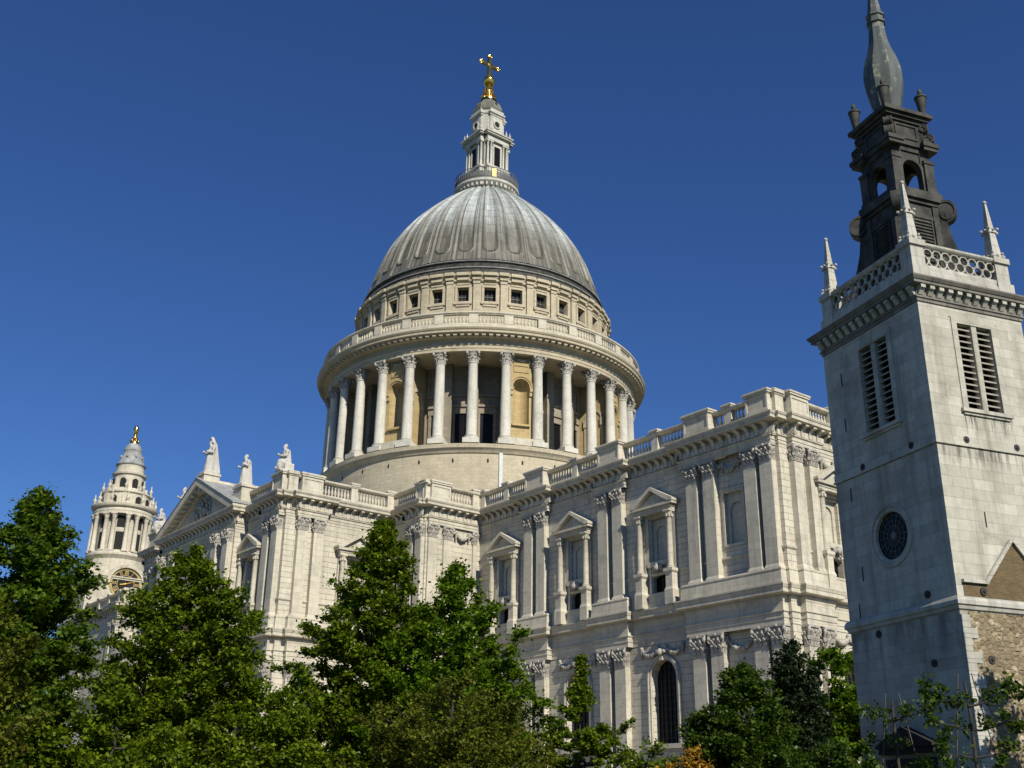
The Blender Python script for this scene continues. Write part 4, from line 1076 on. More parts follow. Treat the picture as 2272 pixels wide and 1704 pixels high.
to_ = MB(); to_.box(3.6,4.02,-.62,.62,42.0,45.0); to_.box(3.6,4.02,-.62,.62,45.8,47.7); to_me = to_.mesh('opening','dark')
for k in range(8):
    a = k*PI/4
    for d in (-.15,.15) if k % 2 else (-.16,.16):
        rr_ = 4.6 if k % 2 else 4.75
        col_o = link('column', tc_me, bell, (rr_*math.cos(a+d),rr_*math.sin(a+d),0), a+d); col_o.scale = (1.25,1.25,1)
    link('opening', to_me, bell, (0,0,0), a+PI/8)
ta = MB(); ta.prism([(-.52,49.95)]+arc_pts(0,.52,50.85,8)+[(.52,49.95)],-4.06,-3.8); ta_me = ta.mesh('arched_opening','dark')
tb = MB(); tb.prism([(-.46,52.7)]+arc_pts(0,.46,54.35,8)+[(.46,52.7)],-2.72,-2.2); tb_me = tb.mesh('arched_opening','dark')
for k in range(12): link('arched_opening', ta_me, bell, (0,0,0), k*PI/6+.2)
for k in range(8): link('arched_opening', tb_me, bell, (0,0,0), k*PI/4+.1)
tu_me = urn_mesh('urn','stone',1.5)
for k in range(12):
    a = k*PI/6+.26; link('urn', tu_me, bell, (5.0*math.cos(a),5.0*math.sin(a),49.75), a)
for k in range(8):
    a = k*PI/4+PI/8; link('urn', tu_me, bell, (3.95*math.cos(a),3.95*math.sin(a),52.2), a)
tl = MB(); tl.lathe([(2.45,57.4),(2.55,57.6),(2.25,57.9),(1.95,58.6),(1.6,59.6),(1.5,60.2),(1.58,60.35),(1.5,60.5),(1.42,60.7),(1.25,61.2),(.9,61.6),(.55,61.75)],24)
for k in range(8):
    a = k*PI/4; tl.ball((1.95*math.cos(a),1.95*math.sin(a),59.0),(.22,.22,.28),6,5)
put('lead_cap', tl, 'lead', bell, 40)
tf = MB(); tf.lathe([(.75,61.7),(.72,62.1),(.5,62.4),(.3,62.7),(.25,63.2),(.4,63.35),(.28,63.5),(.38,63.8),(.45,64.2),(.42,64.7),(.28,65.05),(.05,65.2)],12)
for k in range(6):
    a = k*PI/3; tf.ball((.62*math.cos(a),.62*math.sin(a),62.2),.26,8,6); tf.ball((.42*math.cos(a+.5),.42*math.sin(a+.5),62.75),.18,6,5)
put('gilded_finial', tf, 'gold', bell, 45)
# clock dial, facing east
ck = MB(); ck.tube([(5.5,0,36.0),(5.66,0,36.0)],2.35,48); clk = put('clock_dial', ck, 'stone', bell, 40)
def annulus(b, x0, x1, r0, r1, cz, n=48):
    for i in range(n):
        t0,t1 = 2*PI*i/n,2*PI*(i+1)/n; P = []
        for x in (x0,x1):
            for t,q in ((t0,r0),(t1,r0),(t1,r1),(t0,r1)): P.append((x,q*math.sin(t),cz+q*math.cos(t)))
        b.hexa(P)
cg = MB(); annulus(cg,5.64,5.76,2.28,2.62,36.0); annulus(cg,5.64,5.73,1.36,1.46,36.0)
NUM = ['XII','I','II','III','IIII','V','VI','VII','VIII','IX','X','XI']
for h in range(12):
    t = 2*PI*h/12; word = NUM[h]; wd = {'I':.16,'V':.34,'X':.34}; L = sum(wd[c] for c in word); x = -L/2
    for c in word:
        w_ = wd[c]; segs = {'I':[((x+w_/2,-.36),(x+w_/2,.36))],'V':[((x+.03,.36),(x+w_/2,-.36)),((x+w_-.03,.36),(x+w_/2,-.36))],'X':[((x+.03,.36),(x+w_-.03,-.36)),((x+w_-.03,.36),(x+.03,-.36))]}[c]
        for (ax,az),(bx,bz) in segs:
            def T(px,pz): 
                py, pr = px, 1.87+pz
                return (py*math.cos(t)+pr*math.sin(t), 36.0+pr*math.cos(t)-py*math.sin(t))
            (y0,z0),(y1,z1) = T(ax,az),T(bx,bz); cg.tube([(5.70,y0,z0),(5.70,y1,z1)],.055,5)
        x += w_
put('clock_numerals', cg, 'gilt_panel', bell)
ci = MB(); annulus(ci,5.6,5.68,0.02,1.36,36.0); annulus(ci,5.6,5.675,1.46,2.28,36.0); put('clock_centre', ci, 'dark', bell)
hd_ = MB(); hd_.tube([(5.78,0,36.0),(5.78,1.5,36.55)],[.12,.07],6); hd_.tube([(5.8,0,36.0),(5.8,-1.0,35.8)],[.14,.09],6); hd_.ball((5.78,0,36),.2,8,6)
put('clock_hand', hd_, 'gold', bell)
# chapel block standing out from the nave in front of the bell tower
CH = [(-82.0,-26.7),(-56.5,-26.7),(-56.5,-27.2),(-52.9,-27.2),(-52.9,-26.7),(-52.5,-26.7),(-52.5,-23.2),(-52.9,-23.2),(-52.9,ys),(-17.9,ys)]
ch = MB(); ch.box(-82,-52.9,-26.7,ys+.5,GZ,30.05); ch.box(-52.9,-17.9,ys,ys+.5,GZ,30.05); ch.box(-56.5,-52.9,-27.19,-26.7,28.4,30.0)
C('nave_wall', ch, 'rustic')
for nm, pf in (('nave_entablature',[(0.015,27.85),(0.04,28.10),(0.09,28.12),(0.09,28.38),(0.20,28.46),(0.20,28.54),(0.02,28.56),(0.02,29.50),(0.10,29.52),(0.74,29.58),(0.80,29.60),(0.80,29.86),(0.93,30.02),(0.93,30.09),(0.0,30.14)]),
               ('nave_string_course',[(0.015,14.08),(0.08,14.50),(0.17,15.0),(0.015,15.05),(0.015,15.70),(0.18,15.94),(0.42,16.26),(0.46,16.56),(0.60,16.84),(0.60,16.92),(0.0,16.97)])):
    e_ = MB(); e_.sweep(CH, pf); C(nm, e_, 'stone')
e_ = MB(); CHP = [(-82,-26.65),(-52.95,-26.65),(-52.95,ys+.05),(-17.9,ys+.05)]
e_.sweep(CHP,[(0.05,30.05),(0.05,30.58),(0.0,30.62),(-0.5,30.62),(-0.55,30.05)]); e_.sweep(CHP,[(-0.5,31.78),(0.0,31.78),(0.16,31.92),(0.18,32.08),(-0.1,32.16),(-0.68,32.08),(-0.68,31.92),(-0.5,31.78)])
C('nave_parapet', e_, 'stone')
k_ = MB(); corner_block(k_,-52.85,-26.75); C('parapet_corner', k_, 'stone')
for x in (-55.0,-59.5,-64.0,-69.0): P_(pierN,x,-26.7,0)
P_(pierC,-52.9,-24.9,E_); P_(pierW,-52.9,-21.9,E_)
for a_, b_ in ((-58.9,-55.5),(-63.4,-60.0),(-68.4,-64.5)): bal_run((a_,-26.35),(b_,-26.35))
bal_run((-53.25,-20.3),(-53.25,-18.2))
NS_ = []; along(CH[:-1], lambda p, ang: NS_.append((p.copy(), ang)), 0.92, 0.25); hundred('nave_bracket', NS_, bracket, 'stone')
for x in (-55.65,-53.75): pil(x,-26.7,0,'E')
for y in (-25.9,-24.1): pil(-52.95,y,E_,'E')

# ------------------------------------------------------------------ statues on the transept
def statue(loc, rz, label, seat=False, wing=0.0, seed=0, scale=1.0, arm=0.0):
    b = MB(); rnd = random.Random(seed)
    # draped body, facing -y
    if seat:
        b.ball((0,.15,.75),(.62,.62,.8),12,8); b.ball((0,-.35,.85),(.52,.55,.42),12,8); b.ball((0,-.62,.45),(.48,.32,.55),12,8); base_t = .9
        b.box(-.7,.7,-.2,.85,0,.75); b.ball((-.1,-.8,.25),(.2,.3,.2),8,6)
    else:
        b.lathe([(.62,0),(.60,.4),(.52,1.0),(.46,1.5),(.48,1.9),(.40,2.2)],12); b.ball((.14,-.34,1.05),(.22,.2,.7),8,6); base_t = 1.25
        for i in range(7):
            a = rnd.uniform(0,2*PI); b.tube([(.5*math.cos(a),.5*math.sin(a),.05),(.44*math.cos(a+.15),.44*math.sin(a+.15),1.0),(.36*math.cos(a+.3),.36*math.sin(a+.3),1.9)],[.12,.10,.06],5)
    z = base_t
    b.ball((0,.02,z+.75),(.52,.36,.62),12,8)                       # chest
    for s in (-1,1): b.ball((s*.46,0,z+1.1),(.22,.22,.24),8,6)     # shoulders
    b.tube([(0,0,z+1.1),(0,-.04,z+1.5)],[.24,.13],8)
    b.ball((0,-.08,z+1.66),(.165,.20,.25),10,8); b.ball((0,.0,z+1.72),(.19,.20,.22),10,8); b.ball((0,-.28,z+1.63),(.05,.07,.06),6,4); b.ball((0,-.2,z+1.48),(.12,.11,.17),8,6)
    # arms
    b.tube([(.5,0,z+1.08),(.62,-.12,z+.6),(.42,-.55,z+.55+arm)],[.17,.14,.1],7); b.ball((.40,-.6,z+.56+arm),.13,6,5)
    b.tube([(-.5,0,z+1.08),(-.66,-.1,z+.65),(-.4,-.62,z+.85-arm)],[.17,.14,.1],7); b.ball((-.38,-.68,z+.86-arm),.13,6,5)
    # cloak down the back
    b.hexa([(-.55,.25,0),(.55,.25,0),(.5,.75,0),(-.5,.75,0),(-.45,.05,z+1.3),(.45,.05,z+1.3),(.35,.42,z+1.25),(-.35,.42,z+1.25)])
    if wing:
        b.hexa([(-.5,.1,.2),(.5,.1,.2),(.5,1.0,0),(-.5,1.0,0),(-.36,.0,z+1.75),(.36,.0,z+1.75),(.3,.42,z+1.55),(-.3,.42,z+1.55)])
        b.hexa([(-.34,-.15,z+1.6),(.34,-.15,z+1.6),(.3,.35,z+1.55),(-.3,.35,z+1.55),(-.2,-.28,z+2.15),(.2,-.28,z+2.15),(.2,.0,z+2.2),(-.2,.0,z+2.2)])
    b.box(-.75,.75,-.75,.8,-.12,.10)
    me = b.mesh('statue','statue')
    o = bpy.data.objects.new('tmp', me); col.objects.link(o)
    md = o.modifiers.new('r','REMESH'); md.mode = 'VOXEL'; md.voxel_size = .055; md.use_smooth_shade = True
    dg = bpy.context.evaluated_depsgraph_get(); me2 = bpy.data.meshes.new_from_object(o.evaluated_get(dg))
    bpy.data.objects.remove(o); bpy.data.meshes.remove(me)
    me2.materials.clear(); me2.materials.append(M['statue'])
    s = link('statue', me2, None, loc, rz); s.scale = (scale*.92,scale*.90,scale)
    tag(s, label, 'statue', 'saint statues along the transept roofline')
    return s
statue((-.1,yt-1.0,35.98), 0, 'tallest robed statue with big halo-like back, on the pediment peak', wing=1, seed=1, scale=1.22, arm=.1)
statue((8.05,yt-.35,32.87), .1, 'standing robed statue between the pediment peak and the seated corner statue', seed=2, scale=1.08, arm=.25)
statue((16.2,yt+.1,32.6), -.1, 'seated stone figure on the transept parapet corner nearest the dome', seat=True, seed=3, scale=1.02)
statue((-8.2,yt-.35,32.87), -.1, 'standing robed statue half hidden behind the left slope of the pediment', seed=4, scale=1.08)
statue((-16.2,yt+.1,32.6), .2, 'seated stone figure at the far left end of the transept roofline beside the bell tower', seat=True, seed=5, scale=1.02)

# ------------------------------------------------------------------ church tower (right foreground)
tow = empty('church_tower', (92.68,-47.31,GZ), R(72.73))
tag(tow, 'grey stone church tower with louvred belfry windows and a black bulbous lead spire', 'church tower')
def T(name, mb, mat, smooth=None, parent=None, rz=0.0, loc=(0,0,0)):
    o = put(name, mb, mat, parent or tow, smooth, loc, rz)
    if parent is None: o.location = (loc[0],loc[1],loc[2]-GZ)
    return o
LF = -PI/2                                   # left face: u = -y
WX, WY, ZT = 5.1, 6.0, 19.42
def hole_wall(mb, u0, u1, z0, z1, uc, zc_, ru, rz_, dep, n=32):
    """rectangular wall panel with an elliptical hole"""
    ci_ = [(uc+ru*math.cos(2*PI*i/n), zc_+rz_*math.sin(2*PI*i/n)) for i in range(n)]
    def edge(t):
        c_, s_ = math.cos(t), math.sin(t)
        ku = ((u1-uc) if c_ > 0 else (uc-u0))/max(1e-6,abs(c_)); kz = ((z1-zc_) if s_ > 0 else (zc_-z0))/max(1e-6,abs(s_))
        k = min(ku,kz); return (uc+c_*k, zc_+s_*k)
    ang = sorted(set([2*PI*i/n for i in range(n)]+[math.atan2(z-zc_,u-uc) % (2*PI) for u in (u0,u1) for z in (z0,z1)]))
    inn = [(uc+ru*math.cos(t), zc_+rz_*math.sin(t)) for t in ang]; out = [edge(t) for t in ang]
    for i in range(len(ang)):
        k = (i+1) % len(ang)
        mb.add([(inn[i][0],0,inn[i][1]),(inn[k][0],0,inn[k][1]),(out[k][0],0,out[k][1]),(out[i][0],0,out[i][1])],[(0,1,2,3)])
        mb.add([(inn[i][0],0,inn[i][1]),(inn[k][0],0,inn[k][1]),(inn[k][0],dep,inn[k][1]),(inn[i][0],dep,inn[i][1])],[(0,1,2,3)])
wl_ = MB()
wall_open(wl_,-WY,0,GZ-.3,7.0,[(-3.24,1.05,GZ-.2,2.5,0,.5)])
hole_wall(wl_,-WY,0,7.0,13.0,-3.02,10.82,.92,.92,.16)
wall_open(wl_,-WY,0,13.0,ZT,[(-2.83,.87,15.1,18.72,0,.5)])
T('tower_wall', wl_, 'tower', rz=LF)
wr_ = MB(); wall_open(wr_,0,WX,GZ-.3,13.0,[]); wall_open(wr_,0,WX,13.0,ZT,[(2.57,.84,15.16,18.72,0,.5)]); T('tower_wall', wr_, 'tower')
wb_ = MB(); wb_.add([(WX,0,GZ-.3),(WX,WY,GZ-.3),(WX,WY,ZT),(WX,0,ZT)],[(0,1,2,3)]); wb_.add([(0,WY,GZ-.3),(WX,WY,GZ-.3),(WX,WY,ZT),(0,WY,ZT)],[(0,1,2,3)]); wb_.box(.7,WX-.7,.7,WY-.7,GZ,ZT+.3); T('tower_core', wb_, 'dark')
def belfry(uc, hw, zb, zt, rz, fr):
    b = MB()
    for x0,x1,z0,z1 in ((uc-hw-.25,uc-hw,zb,zt+.22),(uc+hw,uc+hw+.25,zb,zt+.22),(uc-hw,uc+hw,zt,zt+.22)): b.box(x0,x1,-.045,.03,z0,z1)
    b.box(uc-hw-.33,uc+hw+.33,-.03,.03,zt+.22,zt+.25); b.box(uc-.125,uc+.125,-.01,.3,zb,zt)
    b.box(uc-hw-.36,uc+hw+.36,-.14,.1,zb-.14,zb); b.box(uc-hw-.26,uc+hw+.26,-.07,.02,zb-.24,zb-.14)
    f = T('belfry_window', b, 'tower', rz=rz)
    l = MB(); n = 14; dz_ = (zt-zb)/n
    for i in range(n):
        z = zb+dz_*(i+.12)
        for x0,x1 in ((uc-hw,uc-.125),(uc+.125,uc+hw)):
            l.hexa([(x0,.08,z),(x1,.08,z),(x1,.40,z+.16),(x0,.40,z+.16),(x0,.08,z+.065),(x1,.08,z+.065),(x1,.40,z+.225),(x0,.40,z+.225)])
    T('louvre', l, 'louvre', parent=f)
    d = MB(); d.box(uc-hw,uc+hw,.44,.5,zb,zt); T('dark_opening', d, 'dark', parent=f)
belfry(-2.83,.87,15.1,18.72,LF,0); belfry(2.57,.84,15.16,18.72,0,0)
# bands and cornice
bd = MB()
RECT = [(0,WY),(0,0),(WX,0),(WX,WY)]
bd.sweep(RECT,[(0,13.60),(.07,13.62),(.07,13.70),(.035,13.72),(.035,13.98),(0,14.0)],True)
T('string_course', bd, 'tower')
bl = MB(); bl.sweep(RECT,[(0,7.52),(.06,7.56),(.10,7.68),(.16,7.72),(.16,7.86),(.10,7.98),(0,8.03)],True); T('lower_band', bl, 'towerpale')
cn = MB(); cn.sweep(RECT,[(0,19.34),(.05,19.37),(.05,19.47),(.10,19.51),(.10,19.58),(.04,19.60),(.04,19.96),(.30,19.98),(.34,20.0),(.34,20.10),(.38,20.13),(.46,20.24),(.46,20.30),(.1,20.34),(-1.0,20.34)],True); T('tower_cornice', cn, 'towerblack')
cbk = MB()
def put_cb(p, ang):
    s0 = cbk.n; cbk.hexa([(-.11,-.10,19.62),(.11,-.10,19.62),(.11,-.03,19.62),(-.11,-.03,19.62),(-.11,-.26,19.86),(.11,-.26,19.86),(.11,-.03,19.86),(-.11,-.03,19.86)]); cbk.box(-.11,.11,-.30,-.03,19.84,19.973)
    cbk.xform(Matrix.Translation(p) @ Matrix.Rotation(ang,4,'Z'), s0)
along(RECT+[RECT[0]], put_cb, .46, .12); T('cornice_bracket', cbk, 'tower').__setitem__('kind','stuff')
# parapet with pierced panels
i0 = .12; PX, PY = WX-.12, WY-.12
pq = MB(); PR = [(i0,PY),(i0,i0),(PX,i0),(PX,PY)]
pq.sweep(PR,[(.16,20.30),(.16,20.52),(.10,20.56),(.10,20.76),(.04,20.82),(.04,20.98),(.0,21.02),(-.02,21.14),(-.34,21.14),(-.36,20.30)],True)
pq.sweep(PR,[(-.30,21.90),(-.02,21.90),(.04,21.95),(.08,22.0),(.08,22.08),(-.06,22.13),(-.42,22.13),(-.42,21.98),(-.30,21.90)],True)
T('parapet', pq, 'towerpale')
for x in (i0,PX-.62):
    for y in (i0,PY-.62):
        pc = MB(); pc.box(x-.04,x+.62,y-.04,y+.62,20.3,21.92); pc.box(x-.12,x+.70,y-.12,y+.70,20.3,20.99); pc.box(x-.12,x+.68,y-.12,y+.68,21.92,22.17)
        T('parapet_pier', pc, 'towerpale')
lt = MB()
def lattice(b, u0, u1, z0, z1, y):
    # two staggered rows of interlaced rings
    r = (z1-z0)*.27; n = int(round((u1-u0)/(r*2.15))); st_ = (u1-u0)/n
    for row in (0,1):
        zc_ = z0+(z1-z0)*(.28+.44*row)
        for i in range(n+1):
            uc = u0+st_*(i+(.5 if row else 0))
            if uc > u1-r*.3: continue
            for k in range(14):
                t0,t1 = 2*PI*k/14,2*PI*(k+1)/14; P = []
                for yy_ in (y-.05,y+.05):
                    for t,q in ((t0,r*.88),(t1,r*.88),(t1,r*1.13),(t0,r*1.13)): P.append((min(u1,max(u0,uc+q*math.cos(t))),yy_,min(z1,max(z0,zc_+q*math.sin(t)))))
                b.hexa(P)
lattice(lt, .76, PX-.64, 21.14, 21.90, .20); T('pierced_panel', lt, 'towerpale')
lt = MB(); lattice(lt, -(PY-.64), -.76, 21.14, 21.90, .20); T('pierced_panel', lt, 'towerpale', rz=LF)
for x in (i0+.3,PX-.32):
    for y in (i0+.3,PY-.32):
        b = MB(); b.box(-.27,.27,-.27,.27,21.98,22.12); b.frustum((-.23,.23,-.23,.23),22.12,(-.145,.145,-.145,.145),23.35); b.box(-.2,.2,-.2,.2,23.32,23.42); b.frustum((-.14,.14,-.14,.14),23.42,(-.045,.045,-.045,.045),24.72); b.ball((0,0,24.8),.09,8,6)
        for sx in (-1,1):
            for sy in (-1,1):
                b.ball((sx*.22,sy*.22,23.48),.07,6,4); b.ball((sx*.2,sy*.2,23.28),.06,6,4); b.ball((sx*.25,sy*.25,22.14),.10,6,5); b.ball((sx*.25,sy*.25,22.32),.06,6,4)
            for s2 in (0,1):
                q = (sx*.22,0) if s2 else (0,sx*.22); b.ball((q[0],q[1],23.44),.06,6,4); b.ball((q[0]*1.1,q[1]*1.1,22.2),.08,6,4)
        T('obelisk_pinnacle', b, 'towerpale', loc=(x,y,.17))
# iron wall plates
ip = MB(); ip.tube([(0,.02,0),(0,-.05,0)],.14,14); ip.tube([(0,-.05,0),(0,-.10,0)],.045,8); ip_me = ip.mesh('wall_plate','iron',40)
for u,z in ((-4.18,13.86),(-1.3,13.89),(-1.44,8.3),(-4.33,7.3),(-1.53,5.89)):
    o = link('wall_plate', ip_me, tow, (0,0,0), LF); o.location = (0,-u,z-GZ)
for u,z in ((1.38,13.89),(3.76,13.88),(1.14,8.24),(1.06,5.89)): link('wall_plate', ip_me, tow, (u,-.03 if z < 9 else 0,z-GZ))
ib = MB(); ib.box(-.025,.025,-.02,.02,-.28,.28); ib_me = ib.mesh('iron_cramp','iron')
for u,z in ((-4.95,17.9),(-5.0,15.9),(-5.1,12.95),(-4.9,9.7),(-5.3,8.3),(-4.6,3.9)): o = link('iron_cramp', ib_me, tow, (0,-u,z-GZ), LF)
link('iron_cramp', ib_me, tow, (1.75,0,10.9-GZ))
# oculus
og = MB()
for i in range(40):
    t0,t1 = 2*PI*i/40,2*PI*(i+1)/40; P = []
    for yy_ in (-.05,.02):
        for t,q in ((t0,1.18),(t1,1.18),(t1,1.27),(t0,1.27)): P.append((-3.02+0.94*q*math.cos(t),yy_,10.82+0.94*q*math.sin(t)))
    og.hexa(P)
ogf = T('round_window', og, 'tower', 40, rz=LF)
oc_ = MB(); oc_.add([(-3.02+.94*math.cos(2*PI*i/32),.15,10.82+.94*math.sin(2*PI*i/32)) for i in range(32)],[tuple(range(32))]); T('pane', oc_, 'glass', parent=ogf)
ow = MB()
for k in range(16):
    t = 2*PI*k/16; ow.tube([(-3.02+.14*math.cos(t),.13,10.82+.14*math.sin(t)),(-3.02+.85*math.cos(t),.13,10.82+.88*math.sin(t))],.012,4)
for q in (.16,.38,.6,.8):
    ow.tube([(-3.02+q*.98*math.cos(2*PI*k/28),.13,10.82+q*math.sin(2*PI*k/28)) for k in range(29)],.012,4)
ow.tube([(-3.02,.145,10.82),(-3.02,.10,10.82)],.13,14)
T('glazing_bar', ow, 'railing', parent=ogf)
# door at the foot of the shaded face
dr = MB(); dr.box(-4.45,-4.25,-.15,.1,GZ,2.75); dr.box(-2.2,-2.0,-.15,.1,GZ,2.75); dr.box(-4.5,-1.98,-.18,.02,2.52,2.78); dr.box(-4.7,-1.8,-.3,.02,2.95,3.15)
dr.prism([(-4.75,3.15),(-1.72,3.15),(-1.72,3.25),(-3.24,3.86),(-4.75,3.25)],-.4,.02)
df = T('doorway', dr, 'doorway_dark', rz=LF); dd_ = MB(); dd_.box(-4.28,-2.2,.3,.4,GZ,2.5); T('door', dd_, 'dark', parent=df)
# old gable scar and rubble wall on the sunlit face
def rubble_panel(x0, x1, z0, z1, seed=4):
    rg = np.random.default_rng(seed); step = .04
    nx, nz = int((x1-x0)/step)+1, int((z1-z0)/step)+1
    X, Z = np.meshgrid(np.linspace(x0,x1,nx), np.linspace(z0,z1,nz), indexing='ij')
    cw, chh = .24, .155; cs = []
    for i in range(int((x1-x0)/cw)+3):
        for j in range(int((z1-z0)/chh)+3):
            cs.append((x0+(i-1+(.5 if j % 2 else 0))*cw+rg.normal()*.06, z0+(j-1)*chh+rg.normal()*.04))
    cs = np.array(cs); P = np.stack([X.ravel(),Z.ravel()*1.35],1); Q = cs*np.array([1,1.35])
    tint = rg.uniform(0,1,len(cs)); d1 = np.full(len(P),9.); d2 = np.full(len(P),9.); idx = np.zeros(len(P),int)
    for k in range(len(Q)):
        d = np.hypot(P[:,0]-Q[k,0],P[:,1]-Q[k,1]); n1 = d < d1
        d2 = np.where(n1,d1,np.minimum(d2,d)); idx[n1] = k; d1 = np.minimum(d1,d)
    e = np.clip((d2-d1)/.06,0,1); h = .02+.034*e*(.5+.9*tint[(idx*7)%len(cs)])+rg.normal(size=len(P))*.003
    V = np.stack([P[:,0],-h,X.ravel()*0+Z.ravel()],1)
    F = [(i*nz+j,(i+1)*nz+j,(i+1)*nz+j+1,i*nz+j+1) for i in range(nx-1) for j in range(nz-1)]
    m = MB(); m.add([tuple(v) for v in V], F); me = m.mesh('rubble_panel','rubble')
    at_ = me.attributes.new('stone_tint','FLOAT','POINT'); at_.data.foreach_set('value', np.where(e > .35, tint[idx], -1.0).astype(np.float32))
    o = link('rubble_panel', me, tow, (0,0,-GZ)); return o
rubble_panel(.34,5.06,GZ-.2,7.50)
rnd = random.Random(3); z = GZ-.1; k = 0
qn = MB()
while z < 7.2:
    hq = rnd.uniform(.34,.46); qn.box(-.012,(.34,.62)[k % 2]+rnd.uniform(-.04,.05),-.075,.02,z+.008,min(z+hq,7.5)-.004); z += hq; k += 1
T('quoin_stones', qn, 'towerpale')
gbk = MB(); gbk.prism([(.30,8.03),(5.0,8.03),(5.0,8.52),(4.15,8.52),(2.75,10.15),(1.35,8.52),(.30,8.52)],-.02,.04); T('brick_gable', gbk, 'brick')
gm = MB()
def bar(b, p, q, w_, y0, y1):
    d = Vector((q[0]-p[0],0,q[1]-p[1])).normalized(); nrm_ = Vector((-d.z,0,d.x))*w_
    b.hexa([(p[0],y0,p[1]),(q[0],y0,q[1]),(q[0],y1,q[1]),(p[0],y1,p[1]),(p[0]+nrm_.x,y0,p[1]+nrm_.z),(q[0]+nrm_.x,y0,q[1]+nrm_.z),(q[0]+nrm_.x,y1,q[1]+nrm_.z),(p[0]+nrm_.x,y1,p[1]+nrm_.z)])
bar(gm,(.26,8.50),(1.37,8.50),.11,-.13,.02); bar(gm,(1.34,8.52),(2.75,10.16),.13,-.135,.02); bar(gm,(2.75,10.16),(4.16,8.52),.13,-.132,.02); bar(gm,(4.13,8.50),(4.95,8.50),.11,-.13,.02)
T('gable_moulding', gm, 'towerpale')
# ---- black lead-covered spire
spb = empty('spire_frame') if False else None
AXS, AYS = 2.55, 3.0
def SP(name, mb, mat, smooth=None, parent=None):
    return T(name, mb, mat, smooth, parent, 0, (AXS,AYS,0))
s1 = MB()
s1.frustum((-1.35,1.35,-1.35,1.35),20.6,(-1.2,1.2,-1.2,1.2),22.2); s1.box(-1.12,1.12,-1.12,1.12,22.0,25.25)
s1.box(-1.22,1.22,-1.22,1.22,25.25,25.42); s1.box(-1.34,1.34,-1.34,1.34,25.42,25.58); s1.box(-1.24,1.24,-1.24,1.24,25.58,25.92)
for k in range(4):
    s0 = s1.n
    s1.box(-1.0,-.62,-1.2,-1.1,22.3,25.2); s1.box(.62,1.0,-1.2,-1.1,22.3,25.2); s1.box(-.62,.62,-1.17,-1.1,24.55,24.75)
    s1.xform(Matrix.Rotation(k*PI/2,4,'Z'), s0)
for k in range(4):          # flared corner buttresses rising to scrolls
    s0 = s1.n
    prf = [(3.15,20.2),(3.0,21.0),(2.72,21.6),(2.38,22.2),(2.10,22.9),(1.92,23.6),(1.82,24.3),(1.78,24.8),(1.55,25.3)]
    for (a,za),(b_,zb_) in zip(prf[:-1],prf[1:]):
        s1.hexa([(1.1,-.20,za),(a,-.20,za),(a,.20,za),(1.1,.20,za),(1.1,-.20,zb_),(b_,-.20,zb_),(b_,.20,zb_),(1.1,.20,zb_)])
    pts = []
    for i in range(22):
        t = i/21*1.55*PI-.25; r_ = .58*(1-.022*i); pts.append((1.80+r_*math.sin(t)*.85, 0, 24.98+r_*math.cos(t)))
    for p,q in zip(pts[:-1],pts[1:]):
        cx_,cz_ = 1.80,24.98; f_ = .80; s1.hexa([(p[0],-.24,p[2]),(q[0],-.24,q[2]),(q[0],.24,q[2]),(p[0],.24,p[2]),(cx_+(p[0]-cx_)*f_,-.24,cz_+(p[2]-cz_)*f_),(cx_+(q[0]-cx_)*f_,-.24,cz_+(q[2]-cz_)*f_),(cx_+(q[0]-cx_)*f_,.24,cz_+(q[2]-cz_)*f_),(cx_+(p[0]-cx_)*f_,.24,cz_+(p[2]-cz_)*f_)])
    s1.tube([(1.72,-.2,24.96),(1.72,.2,24.96)],.50,18)
    s1.tube([(1.1,0,25.55),(1.5,0,25.6),(1.78,0,25.46)],[.16,.15,.12],6)
    s1.xform(Matrix.Rotation(PI/4+k*PI/2,4,'Z'), s0)
spire = SP('spire', s1, 'darklead', 35)
lv = MB()
for k in range(4):
    s0 = lv.n
    for i in range(13):
        z = 22.5+i*.155; lv.hexa([(-.46,-1.19,z),(.46,-1.19,z),(.46,-1.12,z+.1),(-.46,-1.12,z+.1),(-.46,-1.19,z+.035),(.46,-1.19,z+.035),(.46,-1.12,z+.13),(-.46,-1.12,z+.13)])
    for x in (-.52,.46): lv.box(x,x+.06,-1.2,-1.1,22.45,24.55)
    lv.xform(Matrix.Rotation(k*PI/2,4,'Z'), s0)
put('louvre', lv, 'darklead', spire)
s2 = MB()
for sx in (-1,1):
    for sy in (-1,1):
        for ax_,ay_ in ((.5,.72),(.72,.5)):
            x0,x1 = sorted((sx*ax_,sx*1.0)); y0,y1 = sorted((sy*ay_,sy*1.0)); s2.box(x0,x1,y0,y1,25.9,28.0)
        x0,x1 = sorted((sx*.62,sx*1.10)); y0,y1 = sorted((sy*.62,sy*1.10)); s2.box(x0,x1,y0,y1,25.9,27.62); s2.box(x0-.04,x1+.04,y0-.04,y1+.04,25.9,26.15); s2.box(x0-.04,x1+.04,y0-.04,y1+.04,27.45,27.6)
        x0,x1 = sorted((sx*.55,sx*1.30)); y0,y1 = sorted((sy*.55,sy*1.30)); s2.box(x0,x1,y0,y1,28.05,28.22); x0,x1 = sorted((sx*.5,sx*1.36)); y0,y1 = sorted((sy*.5,sy*1.36)); s2.box(x0,x1,y0,y1,28.22,28.42)
